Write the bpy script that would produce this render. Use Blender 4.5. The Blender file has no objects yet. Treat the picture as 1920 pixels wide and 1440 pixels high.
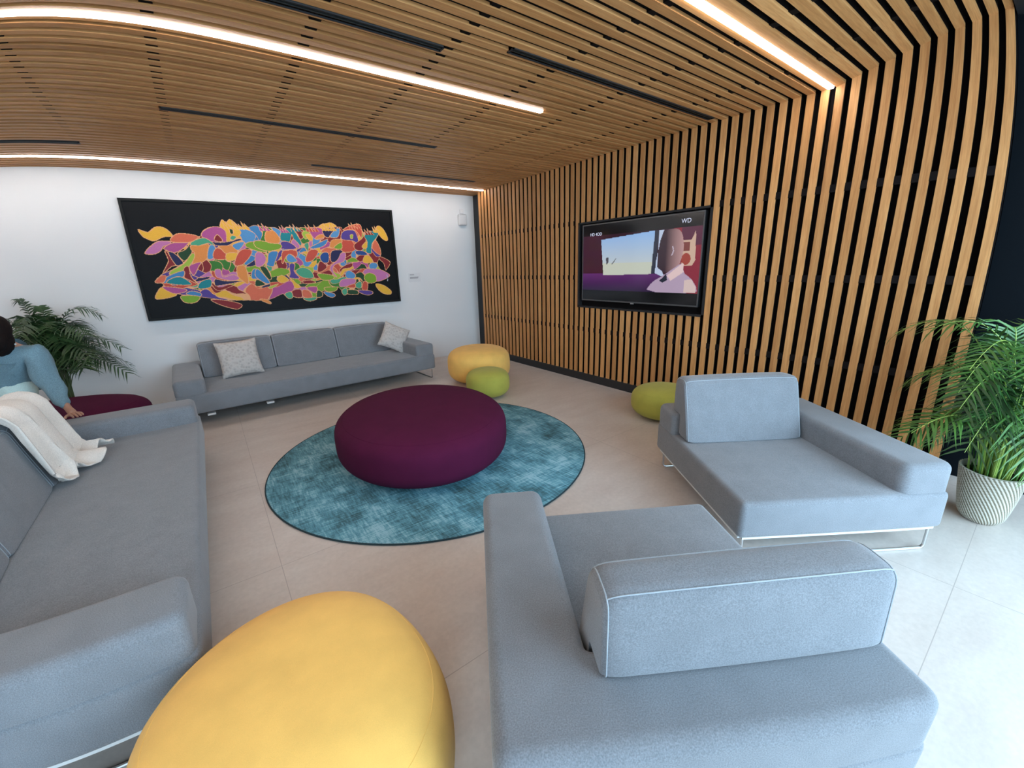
import bpy, bmesh, math, random
import numpy as np
from mathutils import Vector, Matrix, noise

random.seed(7)
sc = bpy.context.scene
COL = sc.collection
PI = math.pi
rad = math.radians

# ------------------------------------------------------------------ camera
# ultra-wide phone lens: a calibrated radial lens curve on a 36 x 27 mm frame
YAW, PITCH, ROLL = 0.6291499, -0.27907856, -0.03201363
CAM_Z = 1.4303
f = Vector((math.sin(YAW)*math.cos(PITCH), math.cos(YAW)*math.cos(PITCH), math.sin(PITCH)))
r0 = Vector((math.cos(YAW), -math.sin(YAW), 0)); u0 = r0.cross(f)
r_ = r0*math.cos(ROLL) + u0*math.sin(ROLL); u_ = -r0*math.sin(ROLL) + u0*math.cos(ROLL)
cd = bpy.data.cameras.new('camera'); cam = bpy.data.objects.new('camera', cd); COL.objects.link(cam)
cam.matrix_world = Matrix(((r_.x, u_.x, -f.x, 0), (r_.y, u_.y, -f.y, 0), (r_.z, u_.z, -f.z, CAM_Z), (0, 0, 0, 1)))
cd.type = 'PANO'; cd.sensor_fit = 'HORIZONTAL'; cd.sensor_width = 36; cd.sensor_height = 27
cd.clip_start = 0.02; cd.clip_end = 100
cc = cd
cc.panorama_type = 'FISHEYE_LENS_POLYNOMIAL'
cc.fisheye_fov = rad(170)
K = (1.29960197, -0.0128904, -0.74403216, 0.39362718)
q = 18.75
cc.fisheye_polynomial_k0 = 0.0
cc.fisheye_polynomial_k1 = -K[0]/q
cc.fisheye_polynomial_k2 = -K[1]/q**2
cc.fisheye_polynomial_k3 = -K[2]/q**3
cc.fisheye_polynomial_k4 = -K[3]/q**4
sc.camera = cam

# ------------------------------------------------------------------ world, daylight, exposure
vs = sc.view_settings
vs.view_transform = 'Standard'; vs.look = 'None'; vs.exposure = 1.0; vs.gamma = 1.0; vs.use_curve_mapping = False
w = bpy.data.worlds.new('sky'); sc.world = w; w.use_nodes = True
wn = w.node_tree.nodes; bg = wn['Background']
bg.inputs[0].default_value = (0.56, 0.80, 1.0, 1); bg.inputs[1].default_value = 5.2
sc.cycles.max_bounces = 8; sc.cycles.diffuse_bounces = 5; sc.cycles.use_denoising = True
sc.cycles.sample_clamp_indirect = 6

W = 3.721; D = 6.191; H = 2.550; PT = 0.088737; YL1 = 2.6792
XL = -5.2           # left wall
YW = -1.25          # glazed wall behind the photographer
def portal(x0, x1, z0, z1, y):
    ld = bpy.data.lights.new('daylight', 'AREA'); ld.shape = 'RECTANGLE'; ld.size = x1-x0; ld.size_y = z1-z0
    ld.cycles.is_portal = True
    o = bpy.data.objects.new('daylight', ld); COL.objects.link(o)
    o.location = ((x0+x1)/2, y, (z0+z1)/2); o.rotation_euler = (rad(90), 0, rad(0))
    return o
WIN = [(0.55, 2.10), (2.20, 3.75)]
WINL = [(-1.75, -0.55)]

# ------------------------------------------------------------------ materials
def newmat(name):
    m = bpy.data.materials.new(name); m.use_nodes = True
    return m, m.node_tree, m.node_tree.nodes['Principled BSDF']
def mat(name, col, rough=0.6, metal=0.0, spec=0.5, emit=None, estr=1.0):
    m, t, b = newmat(name)
    b.inputs['Base Color'].default_value = (*col, 1); b.inputs['Roughness'].default_value = rough
    b.inputs['Metallic'].default_value = metal; b.inputs['Specular IOR Level'].default_value = spec
    if emit: b.inputs['Emission Color'].default_value = (*emit, 1); b.inputs['Emission Strength'].default_value = estr
    return m
def N(t, kind, **kw):
    n = t.nodes.new(kind)
    for k, v in kw.items(): setattr(n, k, v)
    return n
def ramp(t, src, stops):
    r = N(t, 'ShaderNodeValToRGB'); e = r.color_ramp.elements
    while len(e) < len(stops): e.new(0.5)
    for i, (p, c) in enumerate(stops): e[i].position = p; e[i].color = (*c, 1)
    t.links.new(src, r.inputs[0]); return r.outputs[0]
def coords(t, scale=(1, 1, 1), kind='Object', loc=(0, 0, 0), rot=(0, 0, 0)):
    tc = N(t, 'ShaderNodeTexCoord'); mp = N(t, 'ShaderNodeMapping')
    mp.inputs['Scale'].default_value = scale; mp.inputs['Location'].default_value = loc; mp.inputs['Rotation'].default_value = rot
    t.links.new(tc.outputs[kind], mp.inputs[0]); return mp.outputs[0]
def noise_tex(t, vec, scale, detail=3, rough=0.5):
    n = N(t, 'ShaderNodeTexNoise'); n.inputs['Scale'].default_value = scale; n.inputs['Detail'].default_value = detail
    n.inputs['Roughness'].default_value = rough; t.links.new(vec, n.inputs['Vector']); return n.outputs['Fac']
def bump(t, b, src, strength=0.2, dist=0.01):
    bp = N(t, 'ShaderNodeBump'); bp.inputs['Strength'].default_value = strength; bp.inputs['Distance'].default_value = dist
    t.links.new(src, bp.inputs['Height']); t.links.new(bp.outputs[0], b.inputs['Normal'])

def fabric(name, c, var=0.14, fine=520, rough=0.95, sheen=0.25, bs=0.35):
    m, t, b = newmat(name); v = coords(t)
    n1 = noise_tex(t, v, fine, 2); n2 = noise_tex(t, v, 9, 3)
    lo = tuple(x*(1-var*1.6) for x in c); hi = tuple(min(1, x*(1+var*1.6)) for x in c)
    col = ramp(t, n1, [(0.3, lo), (0.7, hi)])
    mx = N(t, 'ShaderNodeMix', data_type='RGBA', blend_type='MULTIPLY'); mx.inputs[0].default_value = 0.5
    c2 = ramp(t, n2, [(0.3, (0.86,)*3), (0.7, (1.1,)*3)])
    t.links.new(col, mx.inputs[6]); t.links.new(c2, mx.inputs[7])
    t.links.new(mx.outputs[2], b.inputs['Base Color'])
    b.inputs['Roughness'].default_value = rough; b.inputs['Specular IOR Level'].default_value = 0.15
    b.inputs['Sheen Weight'].default_value = sheen; b.inputs['Sheen Roughness'].default_value = 0.5
    bump(t, b, n1, bs, 0.002)
    return m
M = {}
M['sofa'] = fabric('grey_wool', (0.20, 0.212, 0.232), var=0.13, fine=300, bs=0.18)
M['sofa_seam'] = fabric('pale_piping', (0.36, 0.40, 0.44), var=0.05)
M['yellow'] = fabric('yellow_fabric', (0.88, 0.53, 0.14), var=0.03, fine=700, sheen=0.1, bs=0.15)
M['purple'] = fabric('plum_fabric', (0.074, 0.007, 0.034), var=0.05, fine=700, sheen=0.0, bs=0.15)
M['green'] = fabric('olive_fabric', (0.42, 0.40, 0.075), var=0.07, fine=700, sheen=0.1, bs=0.15)
M['metal'] = mat('brushed_steel', (0.62, 0.63, 0.64), 0.28, 1.0)
M['white_metal'] = mat('pale_painted_metal', (0.70, 0.72, 0.73), 0.4, 0.1)
M['black'] = mat('black_lacquer', (0.012, 0.012, 0.014), 0.6)
M['gap'] = mat('black_backing', (0.008, 0.006, 0.006), 0.9, spec=0.1)
M['dark_trim'] = mat('charcoal_trim', (0.016, 0.017, 0.020), 0.55)
M['navy'] = mat('dark_navy_panel', (0.003, 0.005, 0.0075), 0.85, spec=0.1)
M['diffuser'] = mat('black_diffuser', (0.010, 0.012, 0.010), 0.5)
M['led'] = mat('led_strip', (1, 1, 1), 0.5, emit=(1.0, 0.93, 0.88), estr=14.0)
M['led_side'] = mat('led_profile', (0.55, 0.55, 0.56), 0.5)
M['soil'] = mat('potting_soil', (0.02, 0.014, 0.01), 0.95)

def wood_mat(name, axis):
    m, t, b = newmat(name)
    s = {'z': (26, 26, 1.4), 'x': (1.4, 26, 26)}[axis]
    v = coords(t, s); n = noise_tex(t, v, 2.0, 5, 0.6)
    s2 = {'z': (60, 60, 3), 'x': (3, 60, 60)}[axis]
    n2 = noise_tex(t, coords(t, s2), 3.0, 3, 0.6)
    col = ramp(t, n, [(0.25, (0.50, 0.225, 0.078)), (0.5, (0.62, 0.305, 0.112)), (0.78, (0.71, 0.385, 0.158))])
    tc = N(t, 'ShaderNodeTexCoord'); sp = N(t, 'ShaderNodeSeparateXYZ'); t.links.new(tc.outputs['Object'], sp.inputs[0])
    ma = N(t, 'ShaderNodeMath', operation='MULTIPLY_ADD'); ma.inputs[1].default_value = 1/PT; ma.inputs[2].default_value = -YL1/PT - 0.0
    t.links.new(sp.outputs['Y'], ma.inputs[0])
    fl = N(t, 'ShaderNodeMath', operation='FLOOR'); t.links.new(ma.outputs[0], fl.inputs[0])
    wn_ = N(t, 'ShaderNodeTexWhiteNoise', noise_dimensions='1D'); t.links.new(fl.outputs[0], wn_.inputs['W'])
    tone = ramp(t, wn_.outputs['Value'], [(0.0, (0.84, 0.80, 0.76)), (1.0, (1.12, 1.12, 1.12))])
    mx = N(t, 'ShaderNodeMix', data_type='RGBA', blend_type='MULTIPLY'); mx.inputs[0].default_value = 1.0
    t.links.new(col, mx.inputs[6]); t.links.new(tone, mx.inputs[7])
    gr = ramp(t, n2, [(0.35, (0.88, 0.86, 0.84)), (0.65, (1.05, 1.05, 1.05))])
    mx2 = N(t, 'ShaderNodeMix', data_type='RGBA', blend_type='MULTIPLY'); mx2.inputs[0].default_value = 1.0
    t.links.new(mx.outputs[2], mx2.inputs[6]); t.links.new(gr, mx2.inputs[7])
    t.links.new(mx2.outputs[2], b.inputs['Base Color'])
    b.inputs['Roughness'].default_value = 0.5; b.inputs['Specular IOR Level'].default_value = 0.3
    return m
M['wood_z'] = wood_mat('oak_slats_vertical', 'z'); M['wood_x'] = wood_mat('oak_slats_ceiling', 'x')

def plaster():
    m, t, b = newmat('white_plaster'); v = coords(t)
    n = noise_tex(t, v, 260, 3)
    t.links.new(ramp(t, noise_tex(t, v, 1.3, 2), [(0.3, (0.74, 0.75, 0.76)), (0.7, (0.79, 0.79, 0.79))]), b.inputs['Base Color'])
    b.inputs['Roughness'].default_value = 0.75; bump(t, b, n, 0.08, 0.003); return m
M['wall'] = plaster()
def floor_mat():
    m, t, b = newmat('porcelain_tile'); v = coords(t)
    n = noise_tex(t, coords(t, (1, 2.4, 1)), 2.2, 5, 0.6); n2 = noise_tex(t, v, 40, 4, 0.6)
    c = ramp(t, n, [(0.3, (0.55, 0.48, 0.435)), (0.7, (0.63, 0.57, 0.52))])
    c2 = ramp(t, n2, [(0.3, (0.93,)*3), (0.7, (1.04,)*3)])
    mx = N(t, 'ShaderNodeMix', data_type='RGBA', blend_type='MULTIPLY'); mx.inputs[0].default_value = 1
    t.links.new(c, mx.inputs[6]); t.links.new(c2, mx.inputs[7])
    sp = N(t, 'ShaderNodeSeparateXYZ'); tc = N(t, 'ShaderNodeTexCoord'); t.links.new(tc.outputs['Object'], sp.inputs[0])
    # grout: lines at x = 0.06 + k*1.18 and y = 0.03 + k*0.59 * 2
    def line(ch, off, per):
        a = N(t, 'ShaderNodeMath', operation='SUBTRACT'); a.inputs[1].default_value = off; t.links.new(sp.outputs[ch], a.inputs[0])
        p = N(t, 'ShaderNodeMath', operation='PINGPONG'); p.inputs[1].default_value = per/2; t.links.new(a.outputs[0], p.inputs[0])
        l = N(t, 'ShaderNodeMath', operation='LESS_THAN'); l.inputs[1].default_value = 0.0016; t.links.new(p.outputs[0], l.inputs[0])
        return l.outputs[0]
    l1 = line('X', 0.061, 1.19); l2 = line('Y', 0.031, 1.05)
    mxx = N(t, 'ShaderNodeMath', operation='MAXIMUM'); t.links.new(l1, mxx.inputs[0]); t.links.new(l2, mxx.inputs[1])
    mg = N(t, 'ShaderNodeMix', data_type='RGBA'); t.links.new(mxx.outputs[0], mg.inputs[0])
    t.links.new(mx.outputs[2], mg.inputs[6]); mg.inputs[7].default_value = (0.40, 0.35, 0.32, 1)
    t.links.new(mg.outputs[2], b.inputs['Base Color'])
    b.inputs['Roughness'].default_value = 0.36; b.inputs['Specular IOR Level'].default_value = 0.45
    bump(t, b, n2, 0.03, 0.002); return m
M['floor'] = floor_mat()
def rug_mat():
    m, t, b = newmat('teal_distressed_rug')
    v = coords(t, rot=(0, 0, rad(-62)))
    a = noise_tex(t, coords(t, (3.6, 3.0, 1)), 1.0, 5, 0.62)
    st = noise_tex(t, coords(t, (7, 95, 1)), 1.0, 4, 0.7)
    st2 = noise_tex(t, coords(t, (75, 8, 1)), 1.0, 4, 0.7)
    mm = N(t, 'ShaderNodeMath', operation='ADD'); t.links.new(st, mm.inputs[0]); t.links.new(st2, mm.inputs[1])
    hm = N(t, 'ShaderNodeMath', operation='MULTIPLY'); hm.inputs[1].default_value = 0.5; t.links.new(mm.outputs[0], hm.inputs[0])
    ad = N(t, 'ShaderNodeMath', operation='MULTIPLY_ADD'); ad.inputs[1].default_value = 0.75; t.links.new(hm.outputs[0], ad.inputs[0]); 
    s2 = N(t, 'ShaderNodeMath', operation='MULTIPLY'); s2.inputs[1].default_value = 0.62; t.links.new(a, s2.inputs[0]); t.links.new(s2.outputs[0], ad.inputs[2])
    c = ramp(t, ad.outputs[0], [(0.53, (0.040, 0.085, 0.095)), (0.62, (0.072, 0.17, 0.205)), (0.70, (0.115, 0.30, 0.375)), (0.79, (0.29, 0.50, 0.57))])
    t.links.new(c, b.inputs['Base Color']); b.inputs['Roughness'].default_value = 0.95; b.inputs['Specular IOR Level'].default_value = 0.1
    bump(t, b, hm.outputs[0], 0.3, 0.004); return m
M['rug'] = rug_mat(); M['rug_edge'] = mat('dark_rug_binding', (0.012, 0.035, 0.045), 0.9)
def attr_mat(name, rough=0.6, emit=False, estr=1.0, spec=0.3):
    m, t, b = newmat(name); a = N(t, 'ShaderNodeVertexColor', layer_name='Col')
    if emit:
        b.inputs['Base Color'].default_value = (0.005, 0.005, 0.006, 1); t.links.new(a.outputs[0], b.inputs['Emission Color']); b.inputs['Emission Strength'].default_value = estr
    else: t.links.new(a.outputs[0], b.inputs['Base Color'])
    b.inputs['Roughness'].default_value = rough; b.inputs['Specular IOR Level'].default_value = spec
    return m
def leaf_mat(name, c1, c2):
    m, t, b = newmat(name); n = noise_tex(t, coords(t), 7, 2)
    t.links.new(ramp(t, n, [(0.3, c1), (0.7, c2)]), b.inputs['Base Color'])
    b.inputs['Roughness'].default_value = 0.45
    return m

# ------------------------------------------------------------------ mesh helpers
def obj(name, bm, material, parent=None, smooth=True):
    me = bpy.data.meshes.new(name)
    if isinstance(bm, bmesh.types.BMesh):
        bmesh.ops.recalc_face_normals(bm, faces=bm.faces); bm.to_mesh(me); bm.free()
    else:
        me.from_pydata(*bm); me.update()
    for mm in (material if isinstance(material, (list, tuple)) else [material]): me.materials.append(mm)
    if smooth: me.polygons.foreach_set('use_smooth', [True]*len(me.polygons)); me.set_sharp_from_angle(angle=rad(40))
    o = bpy.data.objects.new(name, me); COL.objects.link(o)
    if parent: o.parent = parent
    return o
def thing(name, label, cat, loc=(0, 0, 0), rz=0, group=None):
    o = bpy.data.objects.new(name, None); COL.objects.link(o); o.empty_display_size = 0.1
    o.location = loc; o.rotation_euler = (0, 0, rz); o['label'] = label; o['category'] = cat
    if group: o['group'] = group
    return o
def tag(o, label, cat, group=None):
    o['label'] = label; o['category'] = cat
    if group: o['group'] = group
    return o
def struct(name, bm, m, smooth=False):
    o = obj(name, bm, m, None, smooth); o['kind'] = 'structure'; return o
def dup(root, loc, rz, label):
    r = root.copy(); COL.objects.link(r); r.location = loc; r.rotation_euler = (0, 0, rz); r['label'] = label
    def rec(a, b):
        for ch in a.children:
            c = ch.copy(); COL.objects.link(c); c.parent = b; c.matrix_parent_inverse = ch.matrix_parent_inverse; rec(ch, c)
    rec(root, r); return r
def box(bm, x0, x1, y0, y1, z0, z1, mi=0):
    v = [bm.verts.new(p) for p in ((x0,y0,z0),(x1,y0,z0),(x1,y1,z0),(x0,y1,z0),(x0,y0,z1),(x1,y0,z1),(x1,y1,z1),(x0,y1,z1))]
    fs = []
    for i in ((0,3,2,1),(4,5,6,7),(0,1,5,4),(1,2,6,5),(2,3,7,6),(3,0,4,7)):
        fa = bm.faces.new([v[k] for k in i]); fa.material_index = mi; fs.append(fa)
    return v, fs
def rbox(x0, x1, y0, y1, z0, z1, r=0.03, seg=4, bot=None):
    bm = bmesh.new(); box(bm, x0, x1, y0, y1, z0, z1)
    es = [e for e in bm.edges]
    if bot is not None:
        es = [e for e in bm.edges if not all(abs(v.co.z-z0) < 1e-6 for v in e.verts)]
    bmesh.ops.bevel(bm, geom=es, offset=r, segments=seg, profile=0.5, affect='EDGES')
    return bm
def prism(poly, z0, z1, r=0.03, seg=5):
    """rectilinear block with rounded plan corners and a rounded top edge"""
    area = sum(poly[i][0]*poly[(i+1) % len(poly)][1]-poly[(i+1) % len(poly)][0]*poly[i][1] for i in range(len(poly)))
    if area < 0: poly = poly[::-1]
    m_ = len(poly); P2 = [Vector(p) for p in poly]; nrm = []; cvx = []
    for i in range(m_):
        d1 = (P2[i]-P2[i-1]).normalized(); d2 = (P2[(i+1) % m_]-P2[i]).normalized()
        nrm.append(Vector((-d1.y, d1.x))+Vector((-d2.y, d2.x))); cvx.append(d1.x*d2.y-d1.y*d2.x > 0)
    def contour(off):
        Q = [tuple(P2[i]+nrm[i]*off) for i in range(m_)]
        return fillet(Q, [max(0.012, 0.052-off) if c else 0.02+off for c in cvx], 6)
    bm = bmesh.new(); rings = []
    lv = [(0.0, z0)] + [(r*(1-math.cos(t_)), z1-r+r*math.sin(t_)) for t_ in (PI/2*k/seg for k in range(seg+1))]
    for off, z in lv: rings.append([bm.verts.new((c[0], c[1], z)) for c in contour(off)])
    n = len(rings[0])
    for A, B in zip(rings, rings[1:]):
        for k in range(n): bm.faces.new((A[k], A[(k+1) % n], B[(k+1) % n], B[k]))
    caps = [bm.faces.new(rings[0][::-1]), bm.faces.new(rings[-1])]
    bm.normal_update()
    bmesh.ops.triangulate(bm, faces=caps, ngon_method='EAR_CLIP')
    return bm
def tube(pts, r, n=10, closed=False, bm=None, taper=None):
    bm = bm or bmesh.new(); P = [Vector(p) for p in pts]; rings = []
    m_ = len(P)
    nrm = None
    for i, p in enumerate(P):
        if closed: t = (P[(i+1) % m_]-P[i-1]).normalized()
        else: t = (P[min(i+1, m_-1)]-P[max(i-1, 0)]).normalized()
        if nrm is None:
            nrm = t.orthogonal().normalized()
        nrm = (nrm - t*nrm.dot(t)); nrm = nrm.normalized() if nrm.length > 1e-6 else t.orthogonal().normalized()
        b = t.cross(nrm); rr = r if taper is None else r*taper(i/(m_-1))
        rings.append([bm.verts.new(p + nrm*(math.cos(a)*rr) + b*(math.sin(a)*rr)) for a in (2*PI*k/n for k in range(n))])
    cnt = m_ if closed else m_-1
    for i in range(cnt):
        A, B = rings[i], rings[(i+1) % m_]
        for k in range(n): bm.faces.new((A[k], A[(k+1) % n], B[(k+1) % n], B[k]))
    if not closed: bm.faces.new(rings[0][::-1]); bm.faces.new(rings[-1])
    return bm
def lathe(prof, n=48, bm=None, ex=1.0):
    bm = bm or bmesh.new(); rings = []
    for r, z in prof:
        if r < 1e-6: rings.append([bm.verts.new((0, 0, z))])
        else: rings.append([bm.verts.new((r*math.cos(2*PI*k/n), r*ex*math.sin(2*PI*k/n), z)) for k in range(n)])
    for A, B in zip(rings, rings[1:]):
        for k in range(n):
            a, b = A[k % len(A)], A[(k+1) % len(A)]; c, d = B[(k+1) % len(B)], B[k % len(B)]
            vs_ = []
            for x in (a, b, c, d):
                if x not in vs_: vs_.append(x)
            if len(vs_) > 2: bm.faces.new(vs_)
    return bm
def fillet(pts, r, seg=5):
    out = []; n = len(pts)
    for i in range(n):
        p = Vector(pts[i]); a = Vector(pts[i-1]); b = Vector(pts[(i+1) % n])
        rr = r[i] if isinstance(r, (list, tuple)) else r
        if rr <= 0: out.append(tuple(p)); continue
        da = (a-p).normalized(); db = (b-p).normalized(); k = min(rr, (a-p).length*.45, (b-p).length*.45)
        p0 = p+da*k; p1 = p+db*k
        for s in range(seg+1):
            t = s/seg; out.append(tuple(p0*(1-t)**2 + p*2*t*(1-t) + p1*t*t))
    return out

# ------------------------------------------------------------------ room shell
bm = bmesh.new(); box(bm, XL-0.1, 4.1, YW-0.1, D+0.1, -0.1, 0); struct('floor', bm, M['floor'])
bm = bmesh.new(); box(bm, XL-0.1, 3.85, D, D+0.12, 0, 2.9); struct('wall_back', bm, M['wall'])
bm = bmesh.new(); box(bm, XL-0.12, XL, YW-0.1, D+0.1, 0, 2.9); struct('wall_left', bm, M['wall'])
# right wall: black backing panel carrying the vertical oak battens
TVY0, TVY1, TVZ0, TVZ1 = 2.043, 3.675, 0.920, 1.897
bm = bmesh.new()
box(bm, 3.85, 3.97, YW-0.1, D+0.12, 0, 3.0, 0)
BK = 3.775
box(bm, BK, 3.85, 0.30, 5.83, 0.0, 2.9, 0)
YE = []                                            # batten intervals along y
for j in range(-26, 36):
    y0 = YL1 + j*PT + 0.0195; YE.append((y0, y0+0.0497))
def batten(bm, y0, y1, z0, z1):
    box(bm, W, W+0.013, y0, y1, z0, z1, 1); box(bm, W+0.013, BK, y0+0.001, y1-0.001, z0, z1, 0)
YE = [(YL1-27*PT+0.0195, YL1-27*PT+0.0195+0.0497)] + YE
def slope_z(y): return H + max(0, 0.268*(1.243-y))
for y0, y1 in YE:
    ym = (y0+y1)/2; zt = slope_z(ym)+0.004
    if y1 > TVY0+0.01 and y0 < TVY1-0.01:
        batten(bm, y0, y1, 0.0986, TVZ0); batten(bm, y0, y1, TVZ1, zt)
    else: batten(bm, y0, y1, 0.0986, zt)
# clips and carrier rails showing in the gaps
for z in (0.655, 1.275, 1.90):
    for (a, b), (c, d) in zip(YE, YE[1:]):
        if z > TVZ0 and z < TVZ1+.02 and b > TVY0-.05 and c < TVY1+.05: continue
        box(bm, W+0.0015, BK, b, c, z-0.026, z+0.026, 0)
struct('wall_right', bm, [M['gap'], M['wood_z']])
bm = bmesh.new(); box(bm, W-0.002, 3.85, 0.27, 5.84, 0, 0.0986); struct('baseboard_right', bm, M['dark_trim'])
bm = bmesh.new(); box(bm, 3.80, 3.855, YW, 0.296, 0, 2.95); struct('trim_1', bm, M['navy'])
bm = bmesh.new(); box(bm, 3.835, 3.86, 5.82, D-0.001, 0, 2.56); struct('trim_2', bm, M['dark_trim'])
# tv niche
bm = bmesh.new()
for a in ((TVY0, TVY1, TVZ0, TVZ0+0.02), (TVY0, TVY1, TVZ1-0.02, TVZ1), (TVY0, TVY0+0.02, TVZ0, TVZ1), (TVY1-0.02, TVY1, TVZ0, TVZ1)):
    box(bm, W-0.006, BK+0.002, *a)
struct('trim_3', bm, M['black'])

# ceiling: oak boards running left to right with black shadow gaps
bm = bmesh.new()
def cslat(y0, y1, x1=W):
    za, zb = slope_z(y0), slope_z(y1)
    for (d0, d1, mi) in ((0, 0.018, 1), (0.018, 0.06, 0)):
        v = [bm.verts.new(p) for p in ((XL,y0,za+d0),(x1,y0,za+d0),(x1,y1,zb+d0),(XL,y1,zb+d0),(XL,y0,za+d1),(x1,y0,za+d1),(x1,y1,zb+d1),(XL,y1,zb+d1))]
        for i in ((0,3,2,1),(4,5,6,7),(0,1,5,4),(1,2,6,5),(2,3,7,6),(3,0,4,7)):
            fa = bm.faces.new([v[k] for k in i]); fa.material_index = mi
for j in range(-27, 40):
    y0 = YL1 + j*PT + 0.0195; y1 = y0+0.0497
    if y0 > D: break
    cslat(y0, min(y1, D), 3.85 if j > 35 else W+0.012)
ROWS = [0.0 + 0.6443*k for k in range(-7, 6)]
for xr in ROWS:
    for j in range(-26, 40):
        if j in (0, -16, 34) or y0 > D+1: continue
        yc = YL1 + j*PT; z = slope_z(yc)
        box(bm, xr-0.026, xr+0.026, yc-0.0194, yc+0.0194, z+0.0075, z+0.05, 0)
# black deck above
box(bm, XL, 3.9, 1.20, D+0.1, H+0.06, H+0.10, 0)
v = [bm.verts.new(p) for p in ((XL,0.24,slope_z(.24)+.06),(3.9,0.24,slope_z(.24)+.06),(3.9,1.25,H+.06),(XL,1.25,H+.06))]
bm.faces.new(v)
struct('ceiling', bm, [M['gap'], M['wood_x']])
bm = bmesh.new(); box(bm, XL, 3.9, 0.20, 0.292, 2.78, 3.0); box(bm, XL, 3.9, YW, 0.25, 2.90, 3.0); struct('trim_4', bm, M['dark_trim'])

# glazed wall behind the photographer
bm = bmesh.new()
ops = sorted(WIN + WINL); xs = [XL] + [v_ for o_ in ops for v_ in o_] + [3.85]
for i in range(0, len(xs), 2): box(bm, xs[i], xs[i+1], YW-0.12, YW, 0, 2.9)
for a, b in ops: box(bm, a, b, YW-0.12, YW, 2.75, 2.9)
struct('wall_front', bm, M['wall'])
for i, (a, b) in enumerate(ops):
    bm = bmesh.new()
    box(bm, a, a+0.05, YW-0.09, YW-0.03, 0, 2.75); box(bm, b-0.05, b, YW-0.09, YW-0.03, 0, 2.75)
    box(bm, a+0.05, b-0.05, YW-0.09, YW-0.03, 0, 0.06); box(bm, a+0.05, b-0.05, YW-0.09, YW-0.03, 2.69, 2.75)
    struct('window_%d' % (i+1), bm, M['dark_trim'])
    portal(a+0.05, b-0.05, 0.06, 2.69, YW-0.1)
bm = bmesh.new(); box(bm, -9, 9, YW-9, YW-0.12, -0.2, -0.02); tag(struct('ground', bm, mat('pale_paving', (0.5, 0.5, 0.5), 0.9)), 'pale paving outside behind the glazing', 'paving')

# ------------------------------------------------------------------ ceiling fittings
def led(name_lab, x0, x1, yc):
    t = thing('ceiling_light', name_lab, 'ceiling light', ((x0+x1)/2, yc, H), 0, 'linear light strips in the slatted ceiling')
    L = (x1-x0)/2
    bm = bmesh.new(); box(bm, -L, L, -0.024, 0.024, 0.004, 0.03); obj('housing', bm, M['led_side'], t, False)
    bm = rbox(-L+0.002, L-0.002, -0.0185, 0.0185, -0.010, 0.008, 0.006, 3); obj('diffuser', bm, M['led'], t)
led('long white light strip ending mid ceiling above the plum pouf', -5.1, 2.312, YL1)
led('white light strip nearest the back wall, reaching the slatted corner', -5.1, 3.70, 5.668)
led('white light strip running into the slatted wall at upper right', -5.1, 3.705, YL1-16*PT+0.005)
def vent(lab, x0, x1, yc, wd):
    t = thing('ceiling_vent', lab, 'air vent', ((x0+x1)/2, yc, H), 0, 'black linear slot vents')
    L = (x1-x0)/2
    bm = bmesh.new(); box(bm, -L, L, -wd/2, -wd/2+0.008, -0.006, 0.03); box(bm, -L, L, wd/2-0.008, wd/2, -0.006, 0.03)
    box(bm, -L, -L+0.01, -wd/2, wd/2, -0.006, 0.03); box(bm, L-0.01, L, -wd/2, wd/2, -0.006, 0.03)
    obj('frame', bm, M['black'], t, False)
    bm = bmesh.new(); box(bm, -L, L, -wd/2+0.008, wd/2-0.008, 0.0, 0.03); box(bm, -L, L, -0.004, 0.004, -0.005, 0.02)
    obj('slot', bm, M['diffuser'], t, False)
vent('black slot vent ending at the slatted wall, upper right of ceiling', 1.561, 3.61, 2.066, 0.060)
vent('black slot vent at the top edge of the photo', -0.75, 1.255, 2.250, 0.060)
vent('black slot vent between the two long light strips', -0.022, 2.05, 3.928, 0.060)
vent('short black slot vent at far left near the back wall light strip', -2.68, -0.629, 5.115, 0.055)
vent('thin black slot vent above the painting near the back wall', 1.192, 3.235, 5.158, 0.050)

# ------------------------------------------------------------------ television
def quad_surface(name, size, ncols, nrows, fn, matl, parent, xoff):
    """flat screen/canvas in local y (right as seen) and z, colours sampled per cell"""
    w_, h_ = size
    ys = np.linspace(0, w_, ncols+1); zs = np.linspace(0, h_, nrows+1)
    Y, Z = np.meshgrid(ys, zs)
    co = np.zeros(((ncols+1)*(nrows+1), 3)); co[:, 0] = Y.ravel(); co[:, 2] = Z.ravel()
    i = np.arange(ncols*nrows); r, c = i//ncols, i % ncols; a = r*(ncols+1)+c
    quads = np.stack([a, a+1, a+ncols+2, a+ncols+1], 1)
    me = bpy.data.meshes.new(name); me.vertices.add(len(co)); me.vertices.foreach_set('co', co.ravel())
    me.loops.add(quads.size); me.loops.foreach_set('vertex_index', quads.ravel().astype(np.int32))
    me.polygons.add(len(quads)); me.polygons.foreach_set('loop_start', (np.arange(len(quads))*4).astype(np.int32))
    me.update(calc_edges=True)
    cy = (ys[c]+ys[c+1])/2/w_; cz = (zs[r]+zs[r+1])/2/h_
    colr = fn(cy, cz)
    at = me.color_attributes.new('Col', 'FLOAT_COLOR', 'CORNER')
    at.data.foreach_set('color', np.repeat(np.c_[colr, np.ones(len(colr))], 4, axis=0).ravel().astype(np.float32))
    me.materials.append(matl)
    o = bpy.data.objects.new(name, me); COL.objects.link(o); o.parent = parent; o.location = xoff
    return o
def lin(c):
    c = np.array(c, float)/255.0
    return np.where(c <= 0.04045, c/12.92, ((c+0.055)/1.055)**2.4)
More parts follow.
